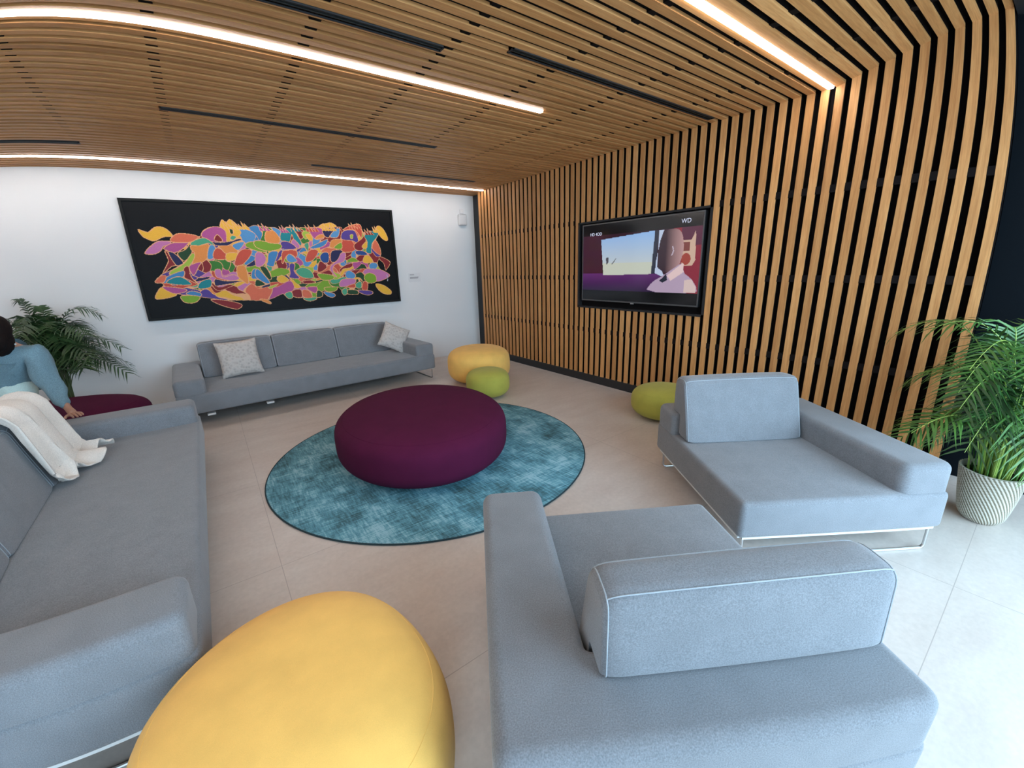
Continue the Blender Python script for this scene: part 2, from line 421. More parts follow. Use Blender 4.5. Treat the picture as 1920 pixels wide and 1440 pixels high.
def inpoly(px, py, poly):
    inside = np.zeros(px.shape, bool); n = len(poly)
    for i in range(n):
        x1, y1 = poly[i]; x2, y2 = poly[(i+1) % n]
        c = ((y1 > py) != (y2 > py)) & (px < (x2-x1)*(py-y1)/((y2-y1) if y2 != y1 else 1e-9)+x1)
        inside ^= c
    return inside
def segdist(px, py, poly, closed=True):
    d = np.full(px.shape, 1e9); n = len(poly)
    for i in range(n if closed else n-1):
        x1, y1 = poly[i]; x2, y2 = poly[(i+1) % n]
        L2 = (x2-x1)**2+(y2-y1)**2+1e-12
        t = np.clip(((px-x1)*(x2-x1)+(py-y1)*(y2-y1))/L2, 0, 1)
        d = np.minimum(d, np.hypot(px-x1-t*(x2-x1), py-y1-t*(y2-y1)))
    return d
def smooth_poly(p, it=2):
    for _ in range(it):
        q_ = []
        for i in range(len(p)):
            a, b = p[i], p[(i+1) % len(p)]
            q_ += [(a[0]*.75+b[0]*.25, a[1]*.75+b[1]*.25), (a[0]*.25+b[0]*.75, a[1]*.25+b[1]*.75)]
        p = q_
    return p
SY0, SY1, SZ0, SZ1 = 2.105, 3.601, 1.008, 1.862
def tv_colour(u, v):
    # u 0 left .. 1 right, v 0 bottom .. 1 top, as seen
    C_ = np.tile(lin((9, 9, 11)), (len(u), 1))
    pic = (v > 0.135) & (v < 0.86)
    C_[pic] = lin((46, 22, 36))
    left = pic & (u < 0.2); C_[left] = lin((58, 24, 42))
    g = np.clip((v-0.135)/0.28, 0, 1)
    low = pic & (v < 0.36) & (u < 0.72)
    C_[low] = lin((40, 22, 55))*(1-g[low, None]) + lin((98, 44, 112))*g[low, None]
    right = pic & (u > 0.80); C_[right] = lin((130, 34, 52))
    C_[pic & (u > 0.86) & (v > 0.66)] = lin((84, 36, 60))
    win = inpoly(u, v, [(0.185, 0.80), (0.66, 0.855), (0.645, 0.35), (0.215, 0.335)])
    t = np.clip((v-0.35)/0.5, 0, 1)
    C_[win] = (lin((196, 200, 190))*(1-t[win, None]) + lin((138, 178, 226))*t[win, None])
    sea = win & (v < 0.49); C_[sea] = lin((190, 196, 182))
    C_[inpoly(u, v, [(0.235, 0.56), (0.262, 0.57), (0.262, 0.50), (0.245, 0.47)])] = lin((70, 74, 84))
    C_[inpoly(u, v, [(0.29, 0.48), (0.335, 0.555), (0.34, 0.55), (0.30, 0.475)])] = lin((110, 115, 120))
    C_[inpoly(u, v, [(0.66, 0.855), (0.69, 0.855), (0.675, 0.35), (0.645, 0.35)])] = lin((40, 44, 60))
    C_[inpoly(u, v, [(0.69, 0.82), (0.69, 0.855), (0.73, 0.855), (0.71, 0.76), (0.69, 0.60), (0.68, 0.5), (0.675, 0.36), (0.76, 0.30), (0.72, 0.41), (0.69, 0.43)])] = lin((182, 196, 220))
    C_[inpoly(u, v, [(0.87, 0.72), (0.93, 0.72), (0.955, 0.82), (0.965, 0.50), (0.945, 0.44), (0.87, 0.44)])] = lin((198, 168, 148))
    C_[inpoly(u, v, [(0.87, 0.70), (0.92, 0.70), (0.92, 0.605), (0.87, 0.60)])] = lin((120, 62, 58))
    C_[((u-0.90)/0.032)**2+((v-0.515)/0.065)**2 < 1] = lin((152, 62, 50))
    head = smooth_poly([(0.735, 0.855), (0.845, 0.855), (0.875, 0.74), (0.880, 0.60), (0.865, 0.50), (0.85, 0.40), (0.76, 0.36), (0.715, 0.40), (0.695, 0.42), (0.70, 0.52), (0.688, 0.56), (0.705, 0.66), (0.70, 0.73)], 2)
    hm_ = inpoly(u, v, head); s = np.clip((u-0.75)/0.12, 0, 1)
    C_[hm_] = lin((52, 34, 44))*(1-s[hm_, None]) + lin((176, 138, 138))*s[hm_, None]
    ear = segdist(u, v, [(0.80, 0.66), (0.808, 0.61), (0.797, 0.56)], False) < 0.004; C_[ear] = lin((190, 180, 196))
    sh = inpoly(u, v, smooth_poly([(0.60, 0.13), (0.66, 0.26), (0.74, 0.33), (0.83, 0.43), (0.885, 0.48), (0.89, 0.36), (0.94, 0.31), (0.985, 0.22), (0.995, 0.13)], 1))
    C_[sh & pic] = lin((172, 152, 176))
    col_ = inpoly(u, v, [(0.77, 0.33), (0.83, 0.41), (0.885, 0.475), (0.89, 0.37), (0.80, 0.27)]); C_[col_] = lin((216, 190, 190))
    C_[inpoly(u, v, [(0.715, 0.27), (0.765, 0.355), (0.775, 0.28), (0.74, 0.25)])] = lin((36, 40, 54))
    C_[inpoly(u, v, [(0.90, 0.28), (0.95, 0.29), (0.985, 0.2), (0.985, 0.14), (0.90, 0.14)])] = lin((206, 184, 180))
    C_[~((v > 0.135) & (v < 0.86))] = lin((9, 9, 11))
    return C_
t = thing('television', 'large flat television set in the slatted wall showing a man by a window', 'television', (W, (SY0+SY1)/2, SZ0))
hw = (SY1-SY0)/2; hh = SZ1-SZ0
bm = bmesh.new(); box(bm, 0.0, 0.045, -hw, hw, 0, hh); obj('casing', bm, M['black'], t, False)
bm = bmesh.new(); e = 0.011
for a in ((-hw, hw, 0, e*1.3), (-hw, hw, hh-e, hh), (-hw, -hw+e, e, hh-e), (hw-e, hw, e, hh-e)): box(bm, -0.008, 0.002, *a)
obj('bezel', bm, mat('grey_metal_bezel', (0.16, 0.16, 0.165), 0.35, 0.7), t, False)
scr = quad_surface('screen', (2*hw-2*e, hh-2.3*e), 240, 136, tv_colour, attr_mat('tv_picture', 0.12, True, 0.48, 0.5), t, (-0.003, hw-e, e*1.3))
scr.rotation_euler = (0, 0, rad(-90))
bm = bmesh.new(); box(bm, -0.012, 0, -0.02, 0.02, -0.012, 0.002); obj('logo_tab', bm, M['metal'], t, False)
def text_mesh(name, body, size, parent, loc, rot, m_, ext=0.0006):
    cu = bpy.data.curves.new(name, 'FONT'); cu.body = body; cu.size = size; cu.extrude = ext; cu.align_x = 'CENTER'; cu.align_y = 'CENTER'
    o = bpy.data.objects.new(name, cu); COL.objects.link(o)
    dg = bpy.context.evaluated_depsgraph_get(); me = bpy.data.meshes.new_from_object(o.evaluated_get(dg))
    bpy.data.objects.remove(o); me.materials.clear(); me.materials.append(m_)
    o2 = bpy.data.objects.new(name, me); COL.objects.link(o2); o2.location = loc; o2.rotation_euler = rot
    if parent: o2.parent = parent
    return o2
white_emit = mat('screen_text', (0.01,)*3, 0.5, emit=tuple(lin((205, 212, 235))), estr=0.5)
def scr_pt(u, v): return (-0.0045, hw-e-u*(2*hw-2*e), e*1.3+v*(hh-2.3*e))
text_mesh('caption', 'HD 4OD', 0.046, t, scr_pt(0.133, 0.875), (rad(90), 0, rad(-90)), white_emit)
text_mesh('channel_logo', 'WD', 0.056, t, scr_pt(0.885, 0.925), (rad(90), 0, rad(-90)), white_emit)

# ------------------------------------------------------------------ painting of running horses
PX0, PX1, PZ0, PZ1 = -0.561, 2.424, 0.971, 2.266
PAL = dict(Y=(232,178,64), O=(226,142,74), R=(202,84,66), D=(134,42,46), P=(176,84,142), K=(194,118,170), B=(70,132,184), C=(88,146,196), T=(36,132,140),
           G=(124,164,50), F=(64,122,52), E=(40,70,44), V=(86,66,140), N=(44,44,82), M=(78,160,126), S=(218,110,82), L=(164,190,70), I=(44,78,140))
# outlines traced in the plane of the canvas (0..1 across, 0..1 down)
def A_(pts): return pts
SHAPES = []
def S_(c, *pts): SHAPES.append((c, [(pts[i], pts[i+1]) for i in range(0, len(pts), 2)]))
S_('Y',0.029,0.232,0.055,0.254,0.077,0.215,0.096,0.207,0.115,0.233,0.126,0.286,0.098,0.293,0.068,0.327,0.046,0.307,0.035,0.281)
S_('K',0.031,0.432,0.052,0.373,0.076,0.333,0.096,0.327,0.116,0.333,0.112,0.360,0.092,0.373,0.079,0.413,0.058,0.439)
S_('P',0.091,0.387,0.118,0.347,0.147,0.340,0.175,0.326,0.159,0.374,0.136,0.415,0.116,0.428,0.098,0.407)
S_('D',0.092,0.420,0.099,0.421,0.114,0.531,0.100,0.550,0.069,0.610,0.091,0.522,0.096,0.488)
S_('N',0.101,0.427,0.120,0.435,0.140,0.512,0.134,0.532,0.116,0.538)
S_('E',0.129,0.435,0.157,0.402,0.178,0.347,0.174,0.437,0.154,0.491,0.141,0.498)
S_('S',0.119,0.306,0.138,0.269,0.163,0.262,0.206,0.285,0.188,0.326,0.167,0.340,0.142,0.340,0.119,0.333)
S_('P',0.217,0.278,0.233,0.229,0.261,0.200,0.287,0.206,0.302,0.247,0.298,0.332,0.276,0.340,0.238,0.326)
S_('D',0.257,0.319,0.269,0.269,0.282,0.304,0.282,0.333)
S_('Y',0.286,0.185,0.297,0.135,0.308,0.162,0.322,0.130,0.336,0.154,0.346,0.203,0.353,0.253,0.330,0.303,0.319,0.275,0.309,0.332,0.298,0.332,0.302,0.247,0.289,0.205)
S_('E',0.315,0.218,0.326,0.211,0.327,0.253,0.317,0.261)
S_('M',0.311,0.304,0.321,0.275,0.334,0.289,0.323,0.318)
S_('N',0.238,0.333,0.276,0.340,0.317,0.325,0.341,0.303,0.351,0.318,0.322,0.339,0.298,0.368,0.261,0.368)
S_('M',0.179,0.340,0.209,0.305,0.232,0.305,0.254,0.361,0.246,0.389,0.237,0.347,0.204,0.368,0.179,0.367)
S_('O',0.177,0.367,0.204,0.368,0.233,0.354,0.234,0.410,0.218,0.487,0.191,0.529,0.164,0.555,0.183,0.444,0.174,0.402)
S_('C',0.237,0.368,0.255,0.382,0.241,0.481,0.221,0.481)
S_('L',0.174,0.437,0.181,0.465,0.157,0.548,0.120,0.608,0.090,0.619,0.098,0.585,0.141,0.526)
S_('R',0.245,0.432,0.262,0.389,0.285,0.433,0.283,0.491,0.244,0.489)
S_('O',0.266,0.375,0.293,0.368,0.319,0.376,0.328,0.434,0.287,0.440,0.274,0.397)
S_('Y',0.290,0.440,0.328,0.441,0.315,0.499,0.285,0.505)
S_('C',0.314,0.368,0.338,0.339,0.360,0.339,0.333,0.412)
S_('G',0.361,0.376,0.372,0.339,0.406,0.332,0.439,0.361,0.434,0.429,0.400,0.421)
S_('R',0.309,0.543,0.331,0.434,0.356,0.401,0.380,0.420,0.364,0.487,0.333,0.552)
S_('D',0.138,0.567,0.154,0.554,0.154,0.639,0.167,0.705,0.147,0.674,0.132,0.644)
S_('P',0.157,0.548,0.197,0.515,0.186,0.557,0.168,0.626,0.159,0.618)
S_('B',0.065,0.685,0.079,0.638,0.134,0.588,0.129,0.644,0.091,0.660,0.072,0.693)
S_('T',0.074,0.693,0.092,0.654,0.122,0.643,0.151,0.710,0.123,0.717)
S_('S',0.039,0.682,0.060,0.629,0.077,0.631,0.065,0.685)
S_('T',0.168,0.748,0.183,0.692,0.216,0.674,0.213,0.740,0.188,0.758)
S_('Y',0.028,0.819,0.052,0.732,0.069,0.755,0.096,0.802,0.053,0.830)
S_('P',0.057,0.726,0.085,0.730,0.130,0.757,0.118,0.784,0.085,0.786)
S_('B',0.126,0.800,0.146,0.774,0.174,0.800,0.167,0.828)
S_('G',0.110,0.812,0.167,0.828,0.153,0.877,0.127,0.883,0.111,0.862)
S_('O',0.316,0.566,0.344,0.560,0.348,0.658,0.343,0.734,0.323,0.693,0.312,0.655)
S_('B',0.366,0.614,0.384,0.593,0.409,0.695,0.412,0.742,0.380,0.692,0.361,0.682)
S_('K',0.238,0.589,0.257,0.591,0.260,0.657,0.299,0.639,0.316,0.678,0.289,0.697,0.250,0.671,0.236,0.647)
S_('N',0.231,0.676,0.267,0.695,0.328,0.702,0.293,0.720,0.245,0.736,0.227,0.734)
S_('D',0.202,0.863,0.253,0.880,0.305,0.928,0.291,0.971,0.266,0.959,0.226,0.913)
S_('T',0.496,0.277,0.510,0.216,0.539,0.192,0.555,0.222,0.570,0.291,0.578,0.353,0.565,0.368,0.549,0.322,0.543,0.260,0.530,0.330,0.499,0.322)
S_('K',0.535,0.345,0.547,0.306,0.568,0.368,0.559,0.400,0.546,0.368)
S_('V',0.499,0.330,0.529,0.337,0.553,0.399,0.491,0.399)
S_('D',0.556,0.206,0.591,0.213,0.593,0.274,0.575,0.306,0.566,0.252)
S_('L',0.585,0.244,0.606,0.220,0.617,0.250,0.597,0.306)
S_('Y',0.600,0.259,0.620,0.258,0.626,0.313,0.610,0.313)
S_('P',0.611,0.196,0.657,0.186,0.675,0.217,0.674,0.296,0.637,0.305,0.618,0.235)
S_('O',0.637,0.305,0.674,0.288,0.673,0.257,0.652,0.265)
S_('Y',0.657,0.186,0.676,0.150,0.693,0.145,0.714,0.135,0.736,0.174,0.690,0.192)
S_('N',0.676,0.201,0.742,0.182,0.707,0.255,0.695,0.288,0.679,0.272)
S_('C',0.702,0.280,0.723,0.215,0.749,0.189,0.737,0.279)
S_('B',0.608,0.392,0.640,0.353,0.690,0.304,0.673,0.369,0.631,0.400)
S_('R',0.745,0.320,0.798,0.319,0.807,0.419,0.749,0.435)
S_('R',0.765,0.205,0.796,0.162,0.844,0.143,0.851,0.226,0.844,0.285,0.822,0.210,0.787,0.204)
S_('V',0.753,0.303,0.760,0.229,0.794,0.203,0.821,0.227,0.829,0.352,0.802,0.319)
S_('L',0.794,0.261,0.806,0.252,0.803,0.294,0.794,0.294)
S_('D',0.807,0.361,0.843,0.302,0.865,0.251,0.865,0.318,0.841,0.420,0.811,0.411)
S_('T',0.860,0.268,0.881,0.216,0.927,0.223,0.925,0.266,0.893,0.352,0.884,0.455,0.859,0.437,0.871,0.335)
S_('Y',0.922,0.172,0.938,0.154,0.959,0.196,0.975,0.290,0.965,0.317,0.943,0.282,0.927,0.223)
S_('S',0.892,0.386,0.911,0.309,0.930,0.395,0.930,0.474,0.904,0.438)
S_('Y',0.845,0.369,0.868,0.327,0.865,0.395,0.846,0.395)
S_('I',0.811,0.428,0.848,0.429,0.864,0.472,0.816,0.470)
S_('O',0.698,0.353,0.710,0.312,0.746,0.303,0.751,0.336,0.716,0.393,0.696,0.385)
S_('G',0.712,0.393,0.747,0.336,0.747,0.402)
S_('N',0.695,0.450,0.711,0.418,0.749,0.427,0.733,0.518,0.693,0.541)
S_('K',0.723,0.517,0.741,0.451,0.762,0.452,0.750,0.535,0.705,0.575,0.694,0.641,0.708,0.701,0.695,0.683,0.683,0.598)
S_('I',0.645,0.489,0.662,0.441,0.685,0.450,0.680,0.540,0.655,0.547)
S_('R',0.585,0.495,0.607,0.416,0.642,0.425,0.617,0.512,0.586,0.535)
S_('R',0.486,0.522,0.495,0.429,0.521,0.414,0.552,0.423,0.547,0.486,0.524,0.453,0.504,0.484,0.490,0.545)
S_('C',0.507,0.484,0.524,0.453,0.548,0.525,0.513,0.531)
S_('B',0.432,0.519,0.443,0.436,0.477,0.429,0.461,0.521,0.449,0.574,0.426,0.557)
S_('K',0.393,0.442,0.419,0.443,0.427,0.504,0.408,0.563,0.385,0.562)
S_('G',0.402,0.323,0.488,0.353,0.488,0.399,0.439,0.421,0.398,0.382)
S_('O',0.446,0.234,0.473,0.225,0.492,0.292,0.486,0.345,0.439,0.330)
S_('V',0.514,0.555,0.536,0.556,0.529,0.627,0.546,0.701,0.506,0.689,0.512,0.641)
S_('M',0.535,0.628,0.566,0.590,0.597,0.625,0.605,0.699,0.560,0.694)
S_('D',0.626,0.635,0.643,0.530,0.670,0.589,0.646,0.637)
S_('G',0.625,0.660,0.688,0.682,0.689,0.724,0.644,0.728)
S_('C',0.750,0.662,0.770,0.638,0.796,0.692,0.779,0.734,0.751,0.714)
S_('Y',0.725,0.669,0.742,0.619,0.787,0.597,0.785,0.622,0.751,0.645,0.730,0.695)
S_('K',0.715,0.778,0.735,0.729,0.790,0.735,0.783,0.787,0.723,0.814)
S_('D',0.763,0.570,0.788,0.563,0.779,0.605,0.742,0.619,0.729,0.652,0.727,0.618)
S_('Y',0.848,0.489,0.871,0.481,0.887,0.551,0.841,0.557)
S_('C',0.866,0.585,0.883,0.559,0.906,0.569,0.908,0.605,0.890,0.639,0.871,0.629)
S_('D',0.925,0.491,0.974,0.555,0.954,0.635,0.946,0.643,0.941,0.571,0.923,0.526)
S_('K',0.834,0.678,0.848,0.627,0.883,0.630,0.922,0.641,0.966,0.713,0.899,0.773,0.887,0.701)
S_('G',0.837,0.705,0.861,0.672,0.891,0.701,0.891,0.773,0.859,0.787,0.838,0.749)
S_('Y',0.890,0.799,0.929,0.822,0.964,0.891,0.956,0.932,0.920,0.912,0.895,0.854)
S_('R',0.818,0.844,0.830,0.766,0.848,0.785,0.844,0.856,0.828,0.872)
S_('M',0.791,0.787,0.818,0.764,0.815,0.834,0.792,0.831)
S_('R',0.745,0.816,0.783,0.787,0.785,0.830)
S_('E',0.747,0.851,0.791,0.858,0.796,0.903,0.748,0.895)
S_('M',0.721,0.856,0.744,0.825,0.745,0.886,0.729,0.905)
S_('V',0.798,0.859,0.859,0.876,0.869,0.905,0.844,0.923,0.811,0.896)
S_('G',0.646,0.812,0.702,0.811,0.692,0.852,0.657,0.856)
S_('B',0.640,0.853,0.680,0.876,0.689,0.903,0.674,0.922,0.651,0.897)
S_('E',0.614,0.833,0.633,0.861,0.630,0.902,0.606,0.907)
S_('M',0.551,0.906,0.602,0.906,0.601,0.931,0.576,0.944,0.557,0.932)
S_('D',0.505,0.833,0.526,0.812,0.545,0.823,0.543,0.897,0.511,0.887)
S_('S',0.551,0.824,0.577,0.836,0.586,0.904,0.550,0.898)
S_('M',0.476,0.853,0.502,0.833,0.506,0.890,0.488,0.904)
S_('P',0.569,0.801,0.613,0.799,0.602,0.864)
S_('D',0.557,0.734,0.587,0.722,0.612,0.749,0.568,0.760)
S_('Y',0.455,0.699,0.476,0.662,0.501,0.712,0.471,0.740)
S_('L',0.417,0.773,0.458,0.747,0.428,0.790)
S_('O',0.375,0.892,0.399,0.896,0.416,0.931,0.408,0.942)
S_('B',0.382,0.600,0.396,0.608,0.426,0.727,0.408,0.733,0.377,0.668)
S_('E',0.375,0.698,0.392,0.708,0.406,0.748,0.370,0.759)
S_('E',0.398,0.578,0.421,0.580,0.435,0.681,0.422,0.696)
HERD = [(0.121,0.306),(0.138,0.269),(0.173,0.262),(0.211,0.285),(0.225,0.236),(0.253,0.200),(0.285,0.199),(0.319,0.162),(0.347,0.188),(0.358,0.216),(0.388,0.193),(0.406,0.178),(0.445,0.190),(0.484,0.195),(0.506,0.224),(0.527,0.185),(0.554,0.191),(0.624,0.188),(0.658,0.178),(0.691,0.184),(0.753,0.173),(0.765,0.205),(0.796,0.162),(0.844,0.151),(0.858,0.226),(0.885,0.216),(0.926,0.249),(0.914,0.317),(0.929,0.421),(0.930,0.483),(0.909,0.570),(0.929,0.660),(0.962,0.717),(0.899,0.773),(0.851,0.795),(0.844,0.865),(0.805,0.877),(0.792,0.898),(0.737,0.894),(0.706,0.811),(0.686,0.847),(0.637,0.844),(0.630,0.898),(0.606,0.907),(0.559,0.907),(0.533,0.899),(0.508,0.887),(0.477,0.874),(0.466,0.852),(0.414,0.899),(0.360,0.905),(0.351,0.897),(0.253,0.880),(0.202,0.852),(0.172,0.836),(0.111,0.804),(0.094,0.795),(0.030,0.819),(0.063,0.706),(0.040,0.679),(0.064,0.616),(0.098,0.578),(0.140,0.518),(0.166,0.443),(0.139,0.374),(0.119,0.333)]
def catmull(p, k=4):
    out = []; n = len(p)
    for i in range(n):
        a, b, c, d = (Vector(p[(i+j-1) % n]) for j in range(4))
        for q_ in range(k):
            t_ = q_/k; v = 0.5*((2*b)+(c-a)*t_+(2*a-5*b+4*c-d)*t_*t_+(3*b-a-3*c+d)*t_**3); out.append((v.x, v.y))
    return out
# spiky manes and ears: (tip height, base) triangles along the top of the herd
MANES = [('Y', .345, .190, 8, .085), ('P', .445, .200, 3, .04), ('P', .52, .215, 3, .03), ('T', .565, .200, 3, .04), ('R', .632, .200, 4, .05), ('Y', .705, .190, 5, .06), ('R', .822, .170, 4, .05), ('D', .888, .225, 3, .04), ('Y', .925, .200, 3, .03)]
def paint_colour(u, v):
    x = u; y = 1-v
    asp = (PX1-PX0)/(PZ1-PZ0)
    C_ = np.tile(lin((13, 12, 14)), (len(u), 1))
    herd = catmull(HERD, 3)
    inside = inpoly(x, y, herd)
    rng = np.random.RandomState(5)
    wx = x + 0.008*np.sin(y*34+x*20) + 0.006*np.sin(x*57+1.3); wy = y + 0.022*np.sin(x*41+y*9) + 0.014*np.sin(x*83+y*22)
    sx = rng.uniform(0.12, 0.93, 230); sy = rng.uniform(0.30, 0.80, 230)
    d = np.stack([np.hypot((wx-a)*asp*(1 if b < .62 else .55), (wy-b)*(1 if b < .62 else 1.5)) for a, b in zip(sx, sy)])
    o_ = np.argsort(d, axis=0)[:2]; d1 = np.take_along_axis(d, o_[:1], 0)[0]; d2 = np.take_along_axis(d, o_[1:2], 0)[0]
    keys = list('YORDPKBCGFENVMSLYOSRKGBDLYEDVF'); ck = rng.randint(0, len(keys), 230)
    pal = np.array([lin(PAL[k]) for k in keys])
    cells = pal[ck[o_[0]] % len(pal)]
    line = lin((232, 170, 124))
    C_[inside] = cells[inside]
    C_[inside & ((d2-d1) < 0.0040)] = line
    C_[inside & (segdist(x*asp, y, [(a*asp, b) for a, b in herd]) < 0.0040)] = line
    for c, p in SHAPES:
        p = catmull(p)
        xs_ = [a for a, b in p]; ys_ = [b for a, b in p]
        bb = (x > min(xs_)-.01) & (x < max(xs_)+.01) & (y > min(ys_)-.02) & (y < max(ys_)+.02)
        ii = np.where(bb)[0]
        if not len(ii): continue
        ins = inpoly(x[ii], y[ii], p); C_[ii[ins]] = lin(PAL[c])
        ed = segdist(x[ii]*asp, y[ii], [(a*asp, b) for a, b in p]) < 0.0028
        C_[ii[ed]] = line
    for c, cx_, cy_, nn, wd in MANES:
        for k in range(nn):
            bx = cx_ + (k-(nn-1)/2)*wd/nn; hy = 0.045*(0.7+0.3*math.sin(k*2.3))
            tri = [(bx-0.007, cy_+0.03), (bx-0.012, cy_-hy), (bx+0.007, cy_+0.03)]
            ii = np.where((abs(x-bx) < 0.03) & (y < cy_+0.05) & (y > cy_-0.08))[0]
            C_[ii[inpoly(x[ii], y[ii], tri)]] = lin(PAL[c])
            C_[ii[segdist(x[ii]*asp, y[ii], [(a*asp, b) for a, b in tri], False) < 0.0022]] = line
    for k in range(5):
        a, b = 0.951, 0.705+0.016*k
        C_[(abs(x-a-0.002*(k % 2)) < 0.0022) & (abs(y-b) < 0.005)] = lin((190, 190, 200))
    jit = 1+0.10*(rng.rand(len(x))-0.5)
    return C_*jit[:, None]
def build_painting():
    t = thing('painting', 'wide black painting of a herd of multicoloured galloping horses on the white wall', 'painting', ((PX0+PX1)/2, D, PZ0))
    w_ = PX1-PX0; h_ = PZ1-PZ0; b_ = 0.026
    bm = bmesh.new()
    for a in ((-w_/2, w_/2, 0, b_), (-w_/2, w_/2, h_-b_, h_), (-w_/2, -w_/2+b_, b_, h_-b_), (w_/2-b_, w_/2, b_, h_-b_)):
        box(bm, a[0], a[1], -0.05, 0.0, a[2], a[3])
    obj('frame', bm, mat('black_frame', (0.006, 0.007, 0.007), 0.6, spec=0.25), t, False)
    m_, tr, b = newmat('canvas_paint'); at = N(tr, 'ShaderNodeVertexColor', layer_name='Col'); tr.links.new(at.outputs[0], b.inputs['Base Color'])
    b.inputs['Roughness'].default_value = 0.45; b.inputs['Specular IOR Level'].default_value = 0.14
    bump(tr, b, noise_tex(tr, coords(tr), 90, 3), 0.5, 0.004)
    quad_surface('canvas', (w_-2*b_, h_-2*b_), 620, 270, paint_colour, m_, t, (-w_/2+b_, -0.036, b_))
build_painting()
# wall label and motion sensor
t = tag(obj('wall_label', rbox(2.60, 2.80, D-0.003, D, 1.245, 1.375, 0.001, 1), mat('pale_card', (0.70, 0.71, 0.72), 0.6)), 'small pale caption card on the white wall right of the painting', 'label')
lt = mat('grey_print', (0.35, 0.35, 0.37), 0.7)
for zz, w_ in ((1.352, 0.07), (1.315, 0.14), (1.300, 0.13)):
    bm = bmesh.new(); box(bm, 2.625, 2.625+w_, D-0.0042, D-0.0025, zz-0.006, zz+0.006); obj('print_line', bm, lt, t, False)
t = thing('motion_sensor', 'small white wall sensor high beside the slatted corner', 'sensor', (3.60, D, 2.09))
obj('sensor_body', rbox(-0.075, 0.075, -0.06, 0.0, 0.0, 0.17, 0.022, 4), mat('white_plastic', (0.66, 0.65, 0.65), 0.5), t)
obj('bracket', rbox(-0.035, 0.035, -0.03, 0.0, 0.172, 0.25, 0.012, 3), mat('white_plastic_arm', (0.68, 0.67, 0.67), 0.5), t)

# ------------------------------------------------------------------ sofas
ZB, ZS, ZR = 0.137, 0.335, 0.480
def cushion_profile():
    # (y, z) of a back cushion: y 0 = back of sofa
    return fillet([(0.400, ZS+0.002), (0.395, 0.36), (0.288, 0.722), (0.158, 0.715), (0.152, 0.484), (0.268, 0.484), (0.272, ZS+0.002)],
                  [0.02, 0.02, 0.045, 0.04, 0.015, 0.02, 0.015], 5)
def add_cushion(parent, x0, x1, dy=0.0, piping=True):
    P = [(y+dy, z) for y, z in cushion_profile()]
    cy = sum(p[0] for p in P)/len(P); cz = sum(p[1] for p in P)/len(P)
    bm = bmesh.new(); rings = []
    L = x1-x0; r = 0.03
    st = [(0, 0.86), (0.003, 0.905), (0.011, 0.947), (0.024, 0.980), (0.045, 1.0)]
    xs_ = [(x0+a, s) for a, s in st] + [(x0+L*k/8, 1.0+0.018*math.sin(PI*k/8)) for k in range(1, 8)] + [(x1-a, s) for a, s in reversed(st)]
    for x, s in xs_: rings.append([bm.verts.new((x, cy+(y-cy)*(s if s < 1 else s), max(cz+(z-cz)*s, ZS+0.001) if z < ZS+.01 else cz+(z-cz)*s)) for y, z in P])
    n = len(P); RG = [[tuple(v.co) for v in r_g] for r_g in rings]
    PF = max(range(n), key=lambda k: P[k][1]*0.5+P[k][0]*0.5 if P[k][1] > .6 else -9); PB = max(range(n), key=lambda k: P[k][1]*0.7-P[k][0]*0.7 if P[k][1] > .6 else -9)
    for A, B in zip(rings, rings[1:]):
        for k in range(n): bm.faces.new((A[k], A[(k+1) % n], B[(k+1) % n], B[k]))
    bm.faces.new(rings[0][::-1]); bm.faces.new(rings[-1])
    c = obj('back_cushion', bm, M['sofa'], parent)
    if piping:
        bm = bmesh.new()
        def out(p, off=0.0012):
            v = Vector((0, p[1]-cy, p[2]-cz)); return Vector(p)+v.normalized()*off
        for k in (PF, PB):
            tube([out(RG[i][k]) for i in range(2, len(RG)-2)], 0.0019, 6, bm=bm)
        for i in (2, len(RG)-3): tube([out(p) for p in RG[i]], 0.0019, 6, closed=True, bm=bm)
        obj('piping', bm, M['sofa_seam'], c)
    return c
def sled_path(a, b, z, r=0.025):
    """u-shaped bar from a to b (xy points) dropping from z to the floor"""
    A = Vector((a[0], a[1], 0.008)); B = Vector((b[0], b[1], 0.008)); d = (B-A).normalized()
    P = [Vector((a[0], a[1], z))]
    for k in range(6):
        t_ = k/5*PI/2; P.append(A + d*(r-r*math.cos(t_)) + Vector((0, 0, r-r*math.sin(t_))))
    for k in range(6):
        t_ = k/5*PI/2; P.append(B - d*(r-r*math.sin(t_)) + Vector((0, 0, r-r*math.cos(t_))))
    P.append(Vector((b[0], b[1], z))); return P
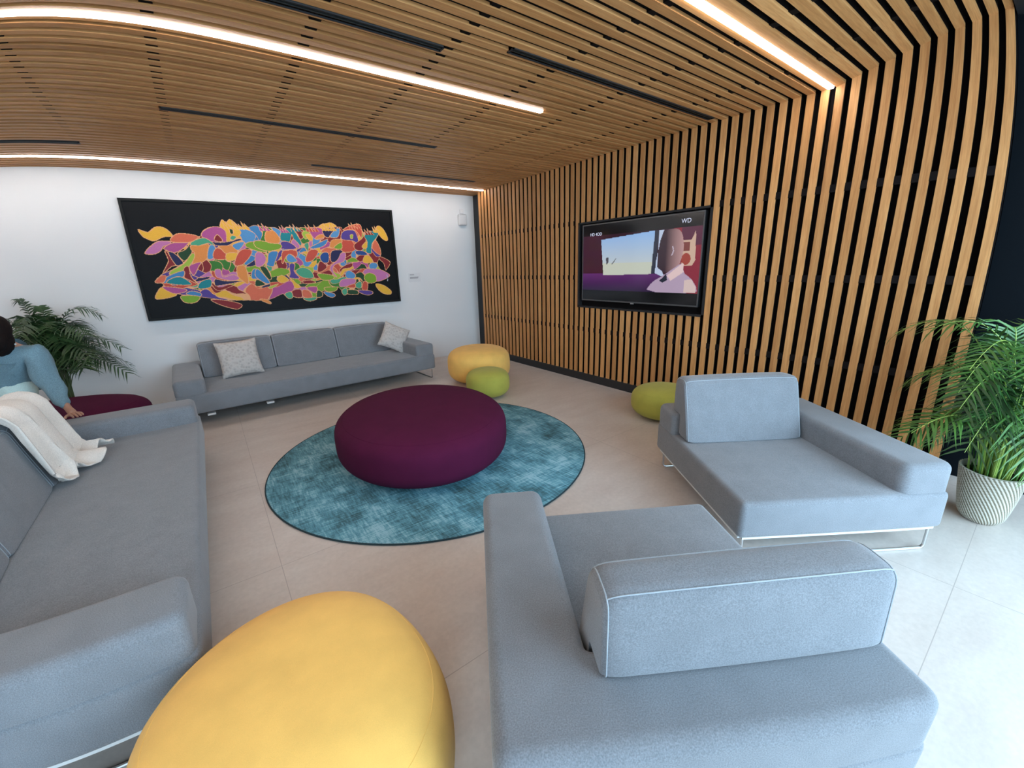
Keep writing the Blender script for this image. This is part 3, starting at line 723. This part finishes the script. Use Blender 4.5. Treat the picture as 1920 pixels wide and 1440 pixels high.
def make_sofa(label, loc, ang, w_, d_, ncush, both, long_):
    t = thing('sofa', label, 'sofa', loc, rad(ang), 'matching grey modular sofas on steel runners')
    obj('seat', rbox(0, w_, 0, d_, ZB, ZS, 0.028, 5), M['sofa'], t)
    a = 0.255
    if both: poly = [(0, 0), (w_, 0), (w_, d_-0.01), (w_-a, d_-0.01), (w_-a, a), (a, a), (a, d_-0.01), (0, d_-0.01)]
    else: poly = [(0, 0), (w_, 0), (w_, a), (a, a), (a, d_-0.01), (0, d_-0.01)]
    obj('armrest', prism(poly, ZS-0.004, ZR, 0.038, 5), M['sofa'], t)
    x0 = a+0.008; x1 = w_-a-0.008 if both else 1.003
    cw = (x1-x0)/ncush
    for k in range(ncush): add_cushion(t, x0+k*cw+0.003, x0+(k+1)*cw-0.003, 0.0 if not long_ else (0.0))
    fi = 0.13 if w_ == 2.77 else 0.015
    bm = bmesh.new(); box(bm, 0.03, w_-0.03, 0.03, 0.06, 0.127, 0.1385); box(bm, 0.03, w_-0.03, d_-0.03-fi, d_-fi, 0.127, 0.1385)
    box(bm, 0.015, 0.045, 0.045, d_-0.03, 0.127, 0.1385); box(bm, w_-0.045, w_-0.015, 0.045, d_-0.03, 0.127, 0.1385)
    obj('base_frame', bm, M['white_metal'], t, False)
    if long_:
        for x in (0.05, w_-0.05): obj('leg', tube(sled_path((x, 0.05), (x, d_-0.03), 0.125), 0.007, 8), M['metal'], t)
        xx = w_/2; 
        for x in (0.72*w_, 0.91*w_) if both else (): obj('bracket', rbox(x-0.035, x+0.035, d_-0.075, d_-0.012, 0.100, 0.118, 0.003, 1), M['white_metal'], t)
    else:
        for y in (0.055, d_-0.03): obj('leg', tube(sled_path((0.04, y), (w_-0.04, y), 0.125), 0.007, 8), M['metal'], t)
    return t
def fr(a, u, v):
    a = rad(a); return (u*math.cos(a)-v*math.sin(a), u*math.sin(a)+v*math.cos(a), 0)
make_sofa('grey sofa in the foreground seen from behind, its single back cushion at lower right', fr(-31.6, -0.02, 0.56), -31.6, 1.03, 1.07, 1, False, False)
make_sofa('grey lounge seat facing the camera, beside the slatted wall and the palm', fr(-34.6, 2.135, 2.71), 145.4, 1.035, 1.07, 1, False, False)
make_sofa('long grey three-seat sofa under the painting, two knitted cushions on it', fr(2.3, 2.56, 6.03), 182.3, 2.77, 1.15, 3, True, True)
make_sofa('long grey sofa at the left edge with a cream throw on its back', (-1.285, 4.16, 0), -90, 2.80, 1.07, 3, True, True)

# ------------------------------------------------------------------ rug and poufs
t = thing('rug', 'large round teal distressed rug under the plum pouf', 'rug', (1.303, 2.905, 0))
bm = bmesh.new(); lathe([(0, 0.001), (1.217, 0.001), (1.217, 0.009), (1.213, 0.011), (0, 0.011)], 128, bm); obj('pile', bm, M['rug'], t)
bm = tube([(1.220*math.cos(2*PI*k/128), 1.220*math.sin(2*PI*k/128), 0.0065) for k in range(128)], 0.005, 8, True); obj('binding', bm, M['rug_edge'], t)
def pouf(label, x, y, R, h, n, e_, rot, m_, z0=0.0, group='smooth pebble-shaped fabric poufs', g=0.0, g3=0.0):
    o = thing('pouf', label, 'pouf', (x, y, z0), rad(rot), group)
    prof = []
    for k in range(41):
        t_ = -PI/2 + PI*k/40
        c = max(0, math.cos(t_))**(2/n); s_ = math.copysign(abs(math.sin(t_))**(2/n), math.sin(t_))
        prof.append((R*c if 0 < k < 40 else 0, h/2+h/2*s_))
    bmc = lathe(prof, 96, None, e_)
    def km(x_, y_):
        ph = math.atan2(y_/e_, x_); return 1+g*math.cos(ph)+g3*math.cos(3*ph)
    for v in bmc.verts: k_ = km(v.co.x, v.co.y); v.co.x *= k_; v.co.y *= k_
    obj('cover', bmc, M[m_], o)
    # sewn seam around the belly
    def ring(tt, off):
        c = math.cos(tt)**(2/n); s_ = math.copysign(abs(math.sin(tt))**(2/n), math.sin(tt))
        P_ = [((R*c+off)*math.cos(2*PI*k/96), (R*c*e_+off)*math.sin(2*PI*k/96), h/2+h/2*s_) for k in range(96)]
        return [(a*km(a, b), b*km(a, b), z_) for a, b, z_ in P_]
    obj('seam', tube(ring(0.62, -0.0004), 0.0016, 6, True), M[m_], o)
    return o
pouf('large plum pouf standing on the teal rug', 1.228, 2.925, 0.797, 0.40, 3.85, 0.823, 73.5, 'purple', 0.0115)
pouf('plum pouf beyond the left sofa, below the palm', -1.35, 5.06, 0.75, 0.40, 3.8, 0.72, 0, 'purple')
pouf('large yellow pouf in the near foreground, cut by the bottom edge', 0.079, 1.019, 0.393, 0.42, 2.83, 1.086, 6.2, 'yellow', 0.0, 'smooth pebble-shaped fabric poufs', -0.25, -0.019)
pouf('yellow pouf in the far corner by the slatted wall', 2.745, 4.49, 0.405, 0.45, 3.3, 1.04, -29.5, 'yellow')
pouf('small olive green pouf in front of the far yellow pouf', 2.456, 3.845, 0.25, 0.32, 2.95, 1.02, -19, 'green')
pouf('small olive green pouf half hidden behind the lounge seat back', 3.36, 2.16, 0.30, 0.30, 2.9, 1.0, 0, 'green')

# ------------------------------------------------------------------ throw cushions
def knit_mat():
    m, t, b = newmat('cream_knit'); v = coords(t, rot=(0, 0, 0))
    vo = N(t, 'ShaderNodeTexVoronoi'); vo.inputs['Scale'].default_value = 34; t.links.new(v, vo.inputs['Vector'])
    c = ramp(t, vo.outputs['Distance'], [(0.0, (0.40, 0.36, 0.335)), (0.6, (0.56, 0.52, 0.49))])
    t.links.new(c, b.inputs['Base Color']); b.inputs['Roughness'].default_value = 0.95; b.inputs['Specular IOR Level'].default_value = 0.1
    bump(t, b, vo.outputs['Distance'], 0.5, 0.01); return m
M['knit'] = knit_mat()
def cushion(label, loc, rot, s=0.42, th=0.13):
    bm = bmesh.new(); n = 16; top = {}; bot = {}
    for i in range(n+1):
        for j in range(n+1):
            a = 2*i/n-1; b = 2*j/n-1
            k = (1-abs(a)**2.6)*(1-abs(b)**2.6)
            sx = a*(1-0.07*(1-b*b)); sz = b*(1-0.07*(1-a*a))
            hgt_ = th/2*max(0, k)**0.45
            top[i, j] = bm.verts.new((sx*s/2, -hgt_-0.001, sz*s/2)); bot[i, j] = bm.verts.new((sx*s/2, hgt_+0.001, sz*s/2))
    for i in range(n):
        for j in range(n):
            bm.faces.new((top[i, j], top[i+1, j], top[i+1, j+1], top[i, j+1])); bm.faces.new((bot[i, j], bot[i, j+1], bot[i+1, j+1], bot[i+1, j]))
    for k in range(n):
        bm.faces.new((top[k, 0], bot[k, 0], bot[k+1, 0], top[k+1, 0])); bm.faces.new((top[k, n], top[k+1, n], bot[k+1, n], bot[k, n]))
        bm.faces.new((top[0, k], top[0, k+1], bot[0, k+1], bot[0, k])); bm.faces.new((top[n, k], bot[n, k], bot[n, k+1], top[n, k+1]))
    o = obj('cushion', bm, M['knit']); o.location = loc
    o.rotation_euler = rot
    tag(o, label, 'cushion', 'cream knitted throw cushions'); return o
cushion('cream knitted cushion at the left end of the sofa under the painting', (0.195, 5.50, 0.535), (rad(-20), rad(-2), rad(2)), 0.41)
cushion('cream knitted cushion tilted against the right arm of the far sofa', (2.02, 5.50, 0.54), (rad(-26), rad(26), rad(-18)), 0.36)

# ------------------------------------------------------------------ cream throw on the left sofa
def throw_cloth():
    # path over the back cushion: (x, z)
    path = [(-1.22, 0.50), (-1.17, 0.60), (-1.145, 0.70), (-1.10, 0.748), (-1.03, 0.752), (-0.985, 0.725), (-0.96, 0.64), (-0.925, 0.53), (-0.89, 0.42), (-0.85, 0.362), (-0.77, 0.352), (-0.68, 0.350)]
    P = [Vector((a, 0, b)) for a, b in path]
    # resample
    L = [0]
    for a, b in zip(P, P[1:]): L.append(L[-1]+(b-a).length)
    ns = 60; nt = 72; V = []; 
    def at(s):
        s *= L[-1]
        for i in range(len(L)-1):
            if s <= L[i+1]+1e-9:
                t_ = (s-L[i])/(L[i+1]-L[i]); return P[i].lerp(P[i+1], t_), (P[i+1]-P[i]).normalized()
    pts = []
    for j in range(nt+1):
        t_ = j/nt
        end = 1.0 - 0.09*(0.5+0.5*math.cos(t_*PI*5.2+0.6)) - 0.16*max(0, 0.5-t_)/0.5
        for i in range(ns+1):
            s = i/ns; p, d = at(s*end); nrm = Vector((-d.z, 0, d.x))
            if nrm.dot(Vector((0.4, 0, 1))) < 0: nrm = -nrm
            y = 3.02 + t_*0.70 + s*s*(0.02 - 0.03*t_)
            fold = 0.016+0.024*math.sin(t_*PI*7+s*1.5+0.9*math.sin(t_*PI*7+s*1.5))+0.008*math.sin(t_*PI*19+s*4)
            fold = 0.006 + max(0, fold)*(0.9+0.9*s)
            pts.append(p + nrm*fold + Vector((0, y + 0.010*math.sin(t_*PI*7+s*1.5+1.2), 0)))
    F = [(j*(ns+1)+i, j*(ns+1)+i+1, (j+1)*(ns+1)+i+1, (j+1)*(ns+1)+i) for j in range(nt) for i in range(ns)]
    o = obj('throw_blanket', ([tuple(p) for p in pts], [], F), fabric('cream_cotton', (0.72, 0.66, 0.60), var=0.07, fine=260, bs=0.5))
    sm = o.modifiers.new('thickness', 'SOLIDIFY'); sm.thickness = 0.008; sm.offset = 1
    tag(o, 'cream cotton throw hanging over the back of the left sofa', 'blanket')
throw_cloth()

# ------------------------------------------------------------------ palms
G1 = leaf_mat('deep_palm_leaf', (0.012, 0.040, 0.013), (0.034, 0.090, 0.024))
G2 = leaf_mat('fresh_palm_leaf', (0.030, 0.115, 0.028), (0.10, 0.25, 0.045))
G3 = leaf_mat('pale_palm_stem', (0.24, 0.42, 0.06), (0.42, 0.56, 0.13))
G4 = leaf_mat('dark_palm_stem', (0.05, 0.08, 0.03), (0.10, 0.13, 0.05))
def frond(parent, base, az, reach, height, droop, nleaf, llen, m_, ms, lw=0.012, start=0.35, lean=0.55):
    bm = bmesh.new(); P = []; n = 26
    dx, dy = math.cos(az), math.sin(az)
    for i in range(n+1):
        s = i/n
        h_ = height*(1-(1-s)**1.7) - droop*max(0, s-0.45)**2*3.0
        r = reach*(0.12*s + 0.88*s**1.9)
        P.append(Vector((base[0]+dx*r, base[1]+dy*r, base[2]+h_)))
    tube(P, 0.0055, 5, bm=bm, taper=lambda t_: 1-0.8*t_)
    nst = len(bm.faces)
    side = Vector((-dy, dx, 0))
    for k in range(nleaf):
        s = start + (1-start)*(k+0.5)/nleaf; i = min(int(s*n), n-1); p = P[i].lerp(P[i+1], s*n-i); tan = (P[i+1]-P[i]).normalized()
        up = side.cross(tan).normalized()
        if up.z < 0: up = -up
        ll = llen*(0.45+0.55*math.sin(PI*min(1, max(0.05, (s-start)/(1-start)*0.85+0.12))))*random.uniform(0.85, 1.1)
        for sg in (-1, 1):
            d = (side*sg*1.0 + tan*lean*random.uniform(.8, 1.2) + up*random.uniform(0.05, 0.28)).normalized()
            wv = tan.cross(d).cross(d).normalized()
            prev = None
            for m in range(5):
                tt = m/4; c = p + d*ll*tt + Vector((0, 0, -1))*(ll*0.42*tt*tt*random.uniform(.7, 1.2))
                ww = lw*(0.45+1.1*tt if tt < 0.35 else 0.85*(1-tt)/0.65+0.02)
                a = bm.verts.new(c+wv*ww); b = bm.verts.new(c-wv*ww)
                if prev: bm.faces.new((prev[0], a, b, prev[1]))
                prev = (a, b)
    for i, fa in enumerate(bm.faces): fa.material_index = 1 if i < nst else 0
    return obj('frond', bm, [m_, ms], parent)
# left palm
t = thing('potted_palm', 'dark green palm against the white wall behind the left pouf', 'plant', (-1.34, 5.88, 0))
bm = bmesh.new(); lathe([(0, 0), (0.11, 0), (0.14, 0.25), (0.145, 0.27), (0.132, 0.27), (0.128, 0.24), (0, 0.24)], 40, bm); obj('pot', bm, mat('grey_planter', (0.25, 0.25, 0.25), 0.6), t)
bm = bmesh.new(); lathe([(0.001, 0.242), (0.128, 0.242), (0.126, 0.250), (0, 0.252)], 32, bm); obj('soil', bm, M['soil'], t)
rnd = random.Random(3)
LF = [(-8, .48, 1.00, .30), (20, .40, .95, .35), (-40, .42, .85, .3), (160, .30, 1.05, .15), (185, .42, .95, .3), (140, .25, 1.0, .2), (215, .45, .8, .35), (250, .35, .9, .3), (290, .35, .8, .3),
      (-15, .56, .70, .32), (5, .55, .55, .38), (-60, .50, .62, .35), (200, .55, .6, .4), (235, .5, .55, .4), (265, .45, .68, .35), (-25, .58, .48, .35), (205, .30, .78, .3), (225, .34, .66, .3), (245, .30, .80, .3), (262, .36, .55, .3), (275, .26, .88, .25), (285, .38, .62, .35), (300, .30, .78, .3), (318, .34, .58, .35), (335, .38, .72, .3), (350, .30, .86, .3), (192, .34, .70, .3), (236, .22, .92, .2), (308, .24, .66, .2), (-5, .36, .60, .3), (60, .2, .9, .2), (100, .2, .85, .2), (315, .5, .7, .35), (175, .2, .85, .1)]
for az, re, he, dr in LF:
    if 15 < az < 165: re *= 0.4
    he += 0.05
    frond(t, (rnd.uniform(-.05, .05), rnd.uniform(-.05, .05), 0.25), rad(az), min(re, 0.12 if 15 < az < 165 else re), he*1.06, dr, 22, 0.12 if 15 < az < 165 else 0.25, G1, G4, 0.0115)
for k in range(9):
    a = k*0.7; bmx = tube([(0.05*math.cos(a), 0.05*math.sin(a), 0.29), (0.06*math.cos(a), 0.06*math.sin(a), 0.55), (0.10*math.cos(a), 0.10*math.sin(a), 0.85)], 0.008, 6, taper=lambda t_: 1-.5*t_)
    obj('stem', bmx, G4, t)
# right palm with spirally ribbed pot
t = thing('potted_palm', 'bright green areca palm in a cream and gold ribbed pot at the right edge', 'plant', (3.25, 0.032, 0))
bm = bmesh.new(); nphi = 352; nz = 40; rings = []; rib = 44
cl = bm.loops.layers.float_color.new('Col')
def rr_(z): 
    s = z/0.302; return 0.088+(0.146-0.088)*(s**0.62) - 0.014*max(0, 1-s*9)
def ribv(k, i): return math.sin(2*PI*rib*k/nphi + 46.0*(i/nz)*1.0*PI/2.2)
for i in range(nz+1):
    z = 0.302*i/nz
    rings.append([bm.verts.new(((rr_(z)+0.0022*ribv(k, i))*math.cos(2*PI*k/nphi), (rr_(z)+0.0022*ribv(k, i))*math.sin(2*PI*k/nphi), z)) for k in range(nphi)])
inner = [[bm.verts.new((r*math.cos(2*PI*k/nphi), r*math.sin(2*PI*k/nphi), z)) for k in range(nphi)] for r, z in ((0.137, 0.304), (0.133, 0.26))]
rings += inner
for i, (A, B) in enumerate(zip(rings, rings[1:])):
    for k in range(nphi):
        fa = bm.faces.new((A[k], A[(k+1) % nphi], B[(k+1) % nphi], B[k]))
        s = 1.0 if i >= nz else max(0, min(1, 0.5+0.9*ribv(k+0.5, i+0.5)))
        c = [0.16+(0.62-0.16)*s, 0.135+(0.60-0.135)*s, 0.085+(0.52-0.085)*s, 1]
        for l in fa.loops: l[cl] = c
bm.faces.new(rings[0][::-1])
obj('pot', bm, attr_mat('ribbed_cream_gold', 0.35, spec=0.5), t)
bm = bmesh.new(); lathe([(0.001, 0.262), (0.134, 0.262), (0.13, 0.27), (0, 0.272)], 32, bm); obj('soil', bm, M['soil'], t)
rnd = random.Random(11)
for k in range(44):
    az = rnd.uniform(0, 360); 
    kind = k % 3
    re = rnd.uniform(0.22, 0.52); he = rnd.uniform(0.55, 0.98) if kind else rnd.uniform(0.30, 0.55)
    if abs(((az+180) % 360)-180) < 60: re *= 0.55          # the wall side stays upright
    frond(t, (rnd.uniform(-.07, .07), rnd.uniform(-.07, .07), 0.265), rad(az), re, he, rnd.uniform(.2, .45), 20, rnd.uniform(0.20, 0.27), G2 if k % 4 else G1, G3, 0.0075, 0.32, 0.7)
for k in range(60):
    az = rnd.uniform(0, 2*PI); r = rnd.uniform(0, 0.11); h_ = rnd.uniform(0.3, 0.66); o_ = rnd.uniform(0.02, 0.12)
    b = Vector((r*math.cos(az), r*math.sin(az), 0.265)); tp = b + Vector((o_*math.cos(az), o_*math.sin(az), h_))
    if k < 60: obj('stem', tube([b, (b*2+tp)/3+Vector((0, 0, .02)), tp], 0.0045, 5, taper=lambda t_: 1-.75*t_), G3 if k % 3 else G2, t)

# ------------------------------------------------------------------ person leaning on the far end of the left sofa
def skin_obj(name, verts, edges, radii, m_, parent, root=0, sub=2):
    me = bpy.data.meshes.new(name); me.from_pydata(verts, edges, []); me.update()
    o = bpy.data.objects.new(name, me); COL.objects.link(o)
    o.modifiers.new('skin', 'SKIN'); sv = me.skin_vertices[0].data
    for i, r in enumerate(radii): sv[i].radius = r if isinstance(r, tuple) else (r, r)
    sv[root].use_root = True
    s = o.modifiers.new('sub', 'SUBSURF'); s.levels = sub; s.render_levels = sub
    dg = bpy.context.evaluated_depsgraph_get(); me2 = bpy.data.meshes.new_from_object(o.evaluated_get(dg))
    bpy.data.objects.remove(o); me2.materials.clear(); me2.materials.append(m_)
    me2.polygons.foreach_set('use_smooth', [True]*len(me2.polygons)); me2.name = name
    o = bpy.data.objects.new(name, me2); COL.objects.link(o)
    if parent: o.parent = parent
    return o
SKIN = mat('warm_skin', (0.42, 0.22, 0.15), 0.5)
PX, PY = -1.42, 4.72
t = thing('person', 'person in a pale blue denim jacket leaning on the far arm of the left sofa', 'person', (PX, PY, 0))
def L_(x, y, z): return (x-PX, y-PY, z)
J = dict(pelvis=L_(-1.420, 4.800, 0.520), waist=L_(-1.380, 4.700, 0.660), chest=L_(-1.300, 4.520, 0.860), neckb=L_(-1.260, 4.430, 0.990), neck=L_(-1.260, 4.370, 1.050), head=L_(-1.270, 4.310, 1.120), crown=L_(-1.290, 4.300, 1.165),
         shr=L_(-1.100, 4.390, 0.955), elr=L_(-1.060, 4.330, 0.740), wrr=L_(-0.975, 4.22, 0.535), har=L_(-0.945, 4.17, 0.503),
         shl=L_(-1.460, 4.500, 0.950), ell=L_(-1.540, 4.360, 0.720), wrl=L_(-1.400, 4.220, 0.600), hal=L_(-1.360, 4.170, 0.580),
         hr=L_(-1.320, 4.740, 0.480), kr=L_(-1.280, 4.350, 0.470), ar=L_(-1.270, 4.420, 0.090), tr=L_(-1.260, 4.270, 0.035),
         hl=L_(-1.520, 4.760, 0.480), kl=L_(-1.540, 4.380, 0.470), al=L_(-1.540, 4.450, 0.090), tl=L_(-1.550, 4.300, 0.035))
names = list(J); idx = {n: i for i, n in enumerate(names)}
E_ = [('pelvis','waist'),('waist','chest'),('chest','neckb'),('neckb','neck'),('neck','head'),('head','crown'),('neckb','shr'),('shr','elr'),('elr','wrr'),('wrr','har'),('neckb','shl'),('shl','ell'),('ell','wrl'),('wrl','hal'),
      ('pelvis','hr'),('hr','kr'),('kr','ar'),('ar','tr'),('pelvis','hl'),('hl','kl'),('kl','al'),('al','tl')]
R_ = dict(pelvis=.12, waist=.105, chest=.115, neckb=.06, neck=.045, head=.088, crown=.060, shr=.048, elr=.036, wrr=.024, har=.030, shl=.048, ell=.036, wrl=.024, hal=.030, hr=.085, kr=.055, ar=.034, tr=.030, hl=.085, kl=.055, al=.034, tl=.030)
body = skin_obj('body', [J[n] for n in names], [(idx[a], idx[b]) for a, b in E_], [R_[n] for n in names], SKIN, t)
# fingers resting on the sofa arm
def fingers(wr, tip, side, name):
    wr = Vector(wr); tip = Vector(tip); d = (tip-wr); d.z = 0; d.normalize(); s = Vector((-d.y, d.x, 0))*side
    V = [tuple(tip - d*0.02)]; Ed = []; Rd = [0.026]
    for k, (o_, ln) in enumerate(((-0.030, 0.062), (-0.010, 0.074), (0.010, 0.070), (0.029, 0.055))):
        b = tip + d*0.012 + s*o_; i = len(V)
        V += [tuple(b), tuple(b+d*ln*.5+Vector((0, 0, .003))), tuple(b+d*ln+Vector((0, 0, -.010)))]; Rd += [.0095, .0085, .007]; Ed += [(0, i), (i, i+1), (i+1, i+2)]
    i = len(V); b = tip - d*0.005 + s*-0.030; V += [tuple(b), tuple(b + s*-0.025+d*0.022+Vector((0, 0, -.004))), tuple(b + s*-0.034+d*0.045+Vector((0, 0, -.008)))]; Rd += [.012, .0095, .008]; Ed += [(0, i), (i, i+1), (i+1, i+2)]
    return skin_obj(name, V, Ed, Rd, SKIN, t, 0, 2)
fingers(J['wrr'], J['har'], 1, 'hand'); fingers(J['wrl'], J['hal'], -1, 'hand')
DEN = fabric('light_blue_denim', (0.17, 0.28, 0.34), var=0.16, fine=220, sheen=0.05, bs=0.4)
jn = ['chest0','chest','neckb','shr','elr','wrr','shl','ell','wrl']
JV = dict(J); JV['chest0'] = tuple((Vector(J['waist'])*0.55+Vector(J['chest'])*0.45)); JV['wrr'] = tuple(Vector(J['elr']).lerp(Vector(J['wrr']), 0.93)); JV['wrl'] = tuple(Vector(J['ell']).lerp(Vector(J['wrl']), 0.93))
ji = {n: i for i, n in enumerate(jn)}
jacket = skin_obj('jacket', [JV[n] for n in jn], [(ji[a], ji[b]) for a, b in (('chest0','chest'),('chest','neckb'),('neckb','shr'),('shr','elr'),('elr','wrr'),('neckb','shl'),('shl','ell'),('ell','wrl'))],
         [.150, .155, .090, .088, .070, .044, .088, .070, .044], DEN, t, 1)
for v in jacket.data.vertices:
    n_ = noise.noise(Vector((v.co.x*26, v.co.y*9, v.co.z*9)))*0.020 + noise.noise(Vector(v.co)*30)*0.006; v.co += v.normal*n_
MINT = fabric('pale_mint_cotton', (0.50, 0.66, 0.64), var=0.06, fine=200, bs=0.2)
dn = ['belly','waist','pelvis','hr','kr','sr','hl','kl','sl']; DV = dict(J); DV['belly'] = L_(-1.25, 4.42, 0.665); DV['sr'] = tuple(Vector(J['kr']).lerp(Vector(J['ar']), .5)); DV['sl'] = tuple(Vector(J['kl']).lerp(Vector(J['al']), .5)); di = {n: i for i, n in enumerate(dn)}
dress = skin_obj('dress', [DV[n] for n in dn], [(di[a], di[b]) for a, b in (('belly','waist'),('waist','pelvis'),('pelvis','hr'),('hr','kr'),('kr','sr'),('pelvis','hl'),('hl','kl'),('kl','sl'))], [.130, .135, .145, .115, .095, .10, .115, .095, .10], MINT, t, 2)
for v in dress.data.vertices: v.co += v.normal*noise.noise(Vector(v.co)*14)*0.012
# hair: long dark hair falling over the face side
HAIR = mat('dark_brown_hair', (0.008, 0.004, 0.004), 0.75, spec=0.2)
hd = Vector(J['head'])
bm = bmesh.new()
for c_, r3 in (((0.000, 0.012, 0.026), (.108, .116, .116)), ((0.012, 0.028, -0.055), (.088, .085, .105)), ((0.006, -0.045, -0.030), (.078, .062, .098))):
    k = bmesh.ops.create_icosphere(bm, subdivisions=4, radius=1.0)['verts']
    for v in k: v.co = hd + Vector(c_) + Vector((v.co.x*r3[0], v.co.y*r3[1], v.co.z*r3[2]))*(1 + 0.05*noise.noise(Vector((v.co.x*9, v.co.y*9, v.co.z*2))))
hair = obj('hair', bm, HAIR, t)
# face: nose, eyes, mouth on the lowered head
fd = Vector((-0.90, 0.30, -0.32)).normalized(); fx = fd.cross(Vector((0, 0, 1))).normalized(); fu = fx.cross(fd)
def ball(c, r, sx=1, sy=1, sz=1):
    bm = bmesh.new(); bmesh.ops.create_uvsphere(bm, u_segments=12, v_segments=8, radius=r); bmesh.ops.transform(bm, matrix=Matrix.Translation(c) @ Matrix.Diagonal((sx, sy, sz, 1)), verts=bm.verts); return bm
obj('nose', ball(hd+fd*0.090-fu*0.005, 0.013, .8, 1, 1.3), SKIN, t)
for s in (-1, 1): obj('eye', ball(hd+fd*0.080+fx*0.031*s+fu*0.022, 0.0115), mat('eye_white', (0.7, 0.7, 0.7), 0.3), t); obj('ear', ball(hd+fx*0.090*s-fd*0.005, 0.022, .5, .8, 1.3), SKIN, t)
obj('mouth', ball(hd+fd*0.083-fu*0.042, 0.014, 1.5, .6, .45), mat('lips', (0.35, 0.10, 0.09), 0.5), t)
obj('earring', ball(Vector(L_(-1.165, 4.31, 1.035)), 0.006), M['white_metal'], t)
SH = mat('white_trainer', (0.6, 0.6, 0.6), 0.6)
for a_, t_n in (('ar', 'tr'), ('al', 'tl')):
    a = Vector(J[a_]); b = Vector(J[t_n]); c = (a+b)/2; c.z = 0.041
    obj('shoe', ball(c, 0.1, .48, 1.25, .40), SH, t)
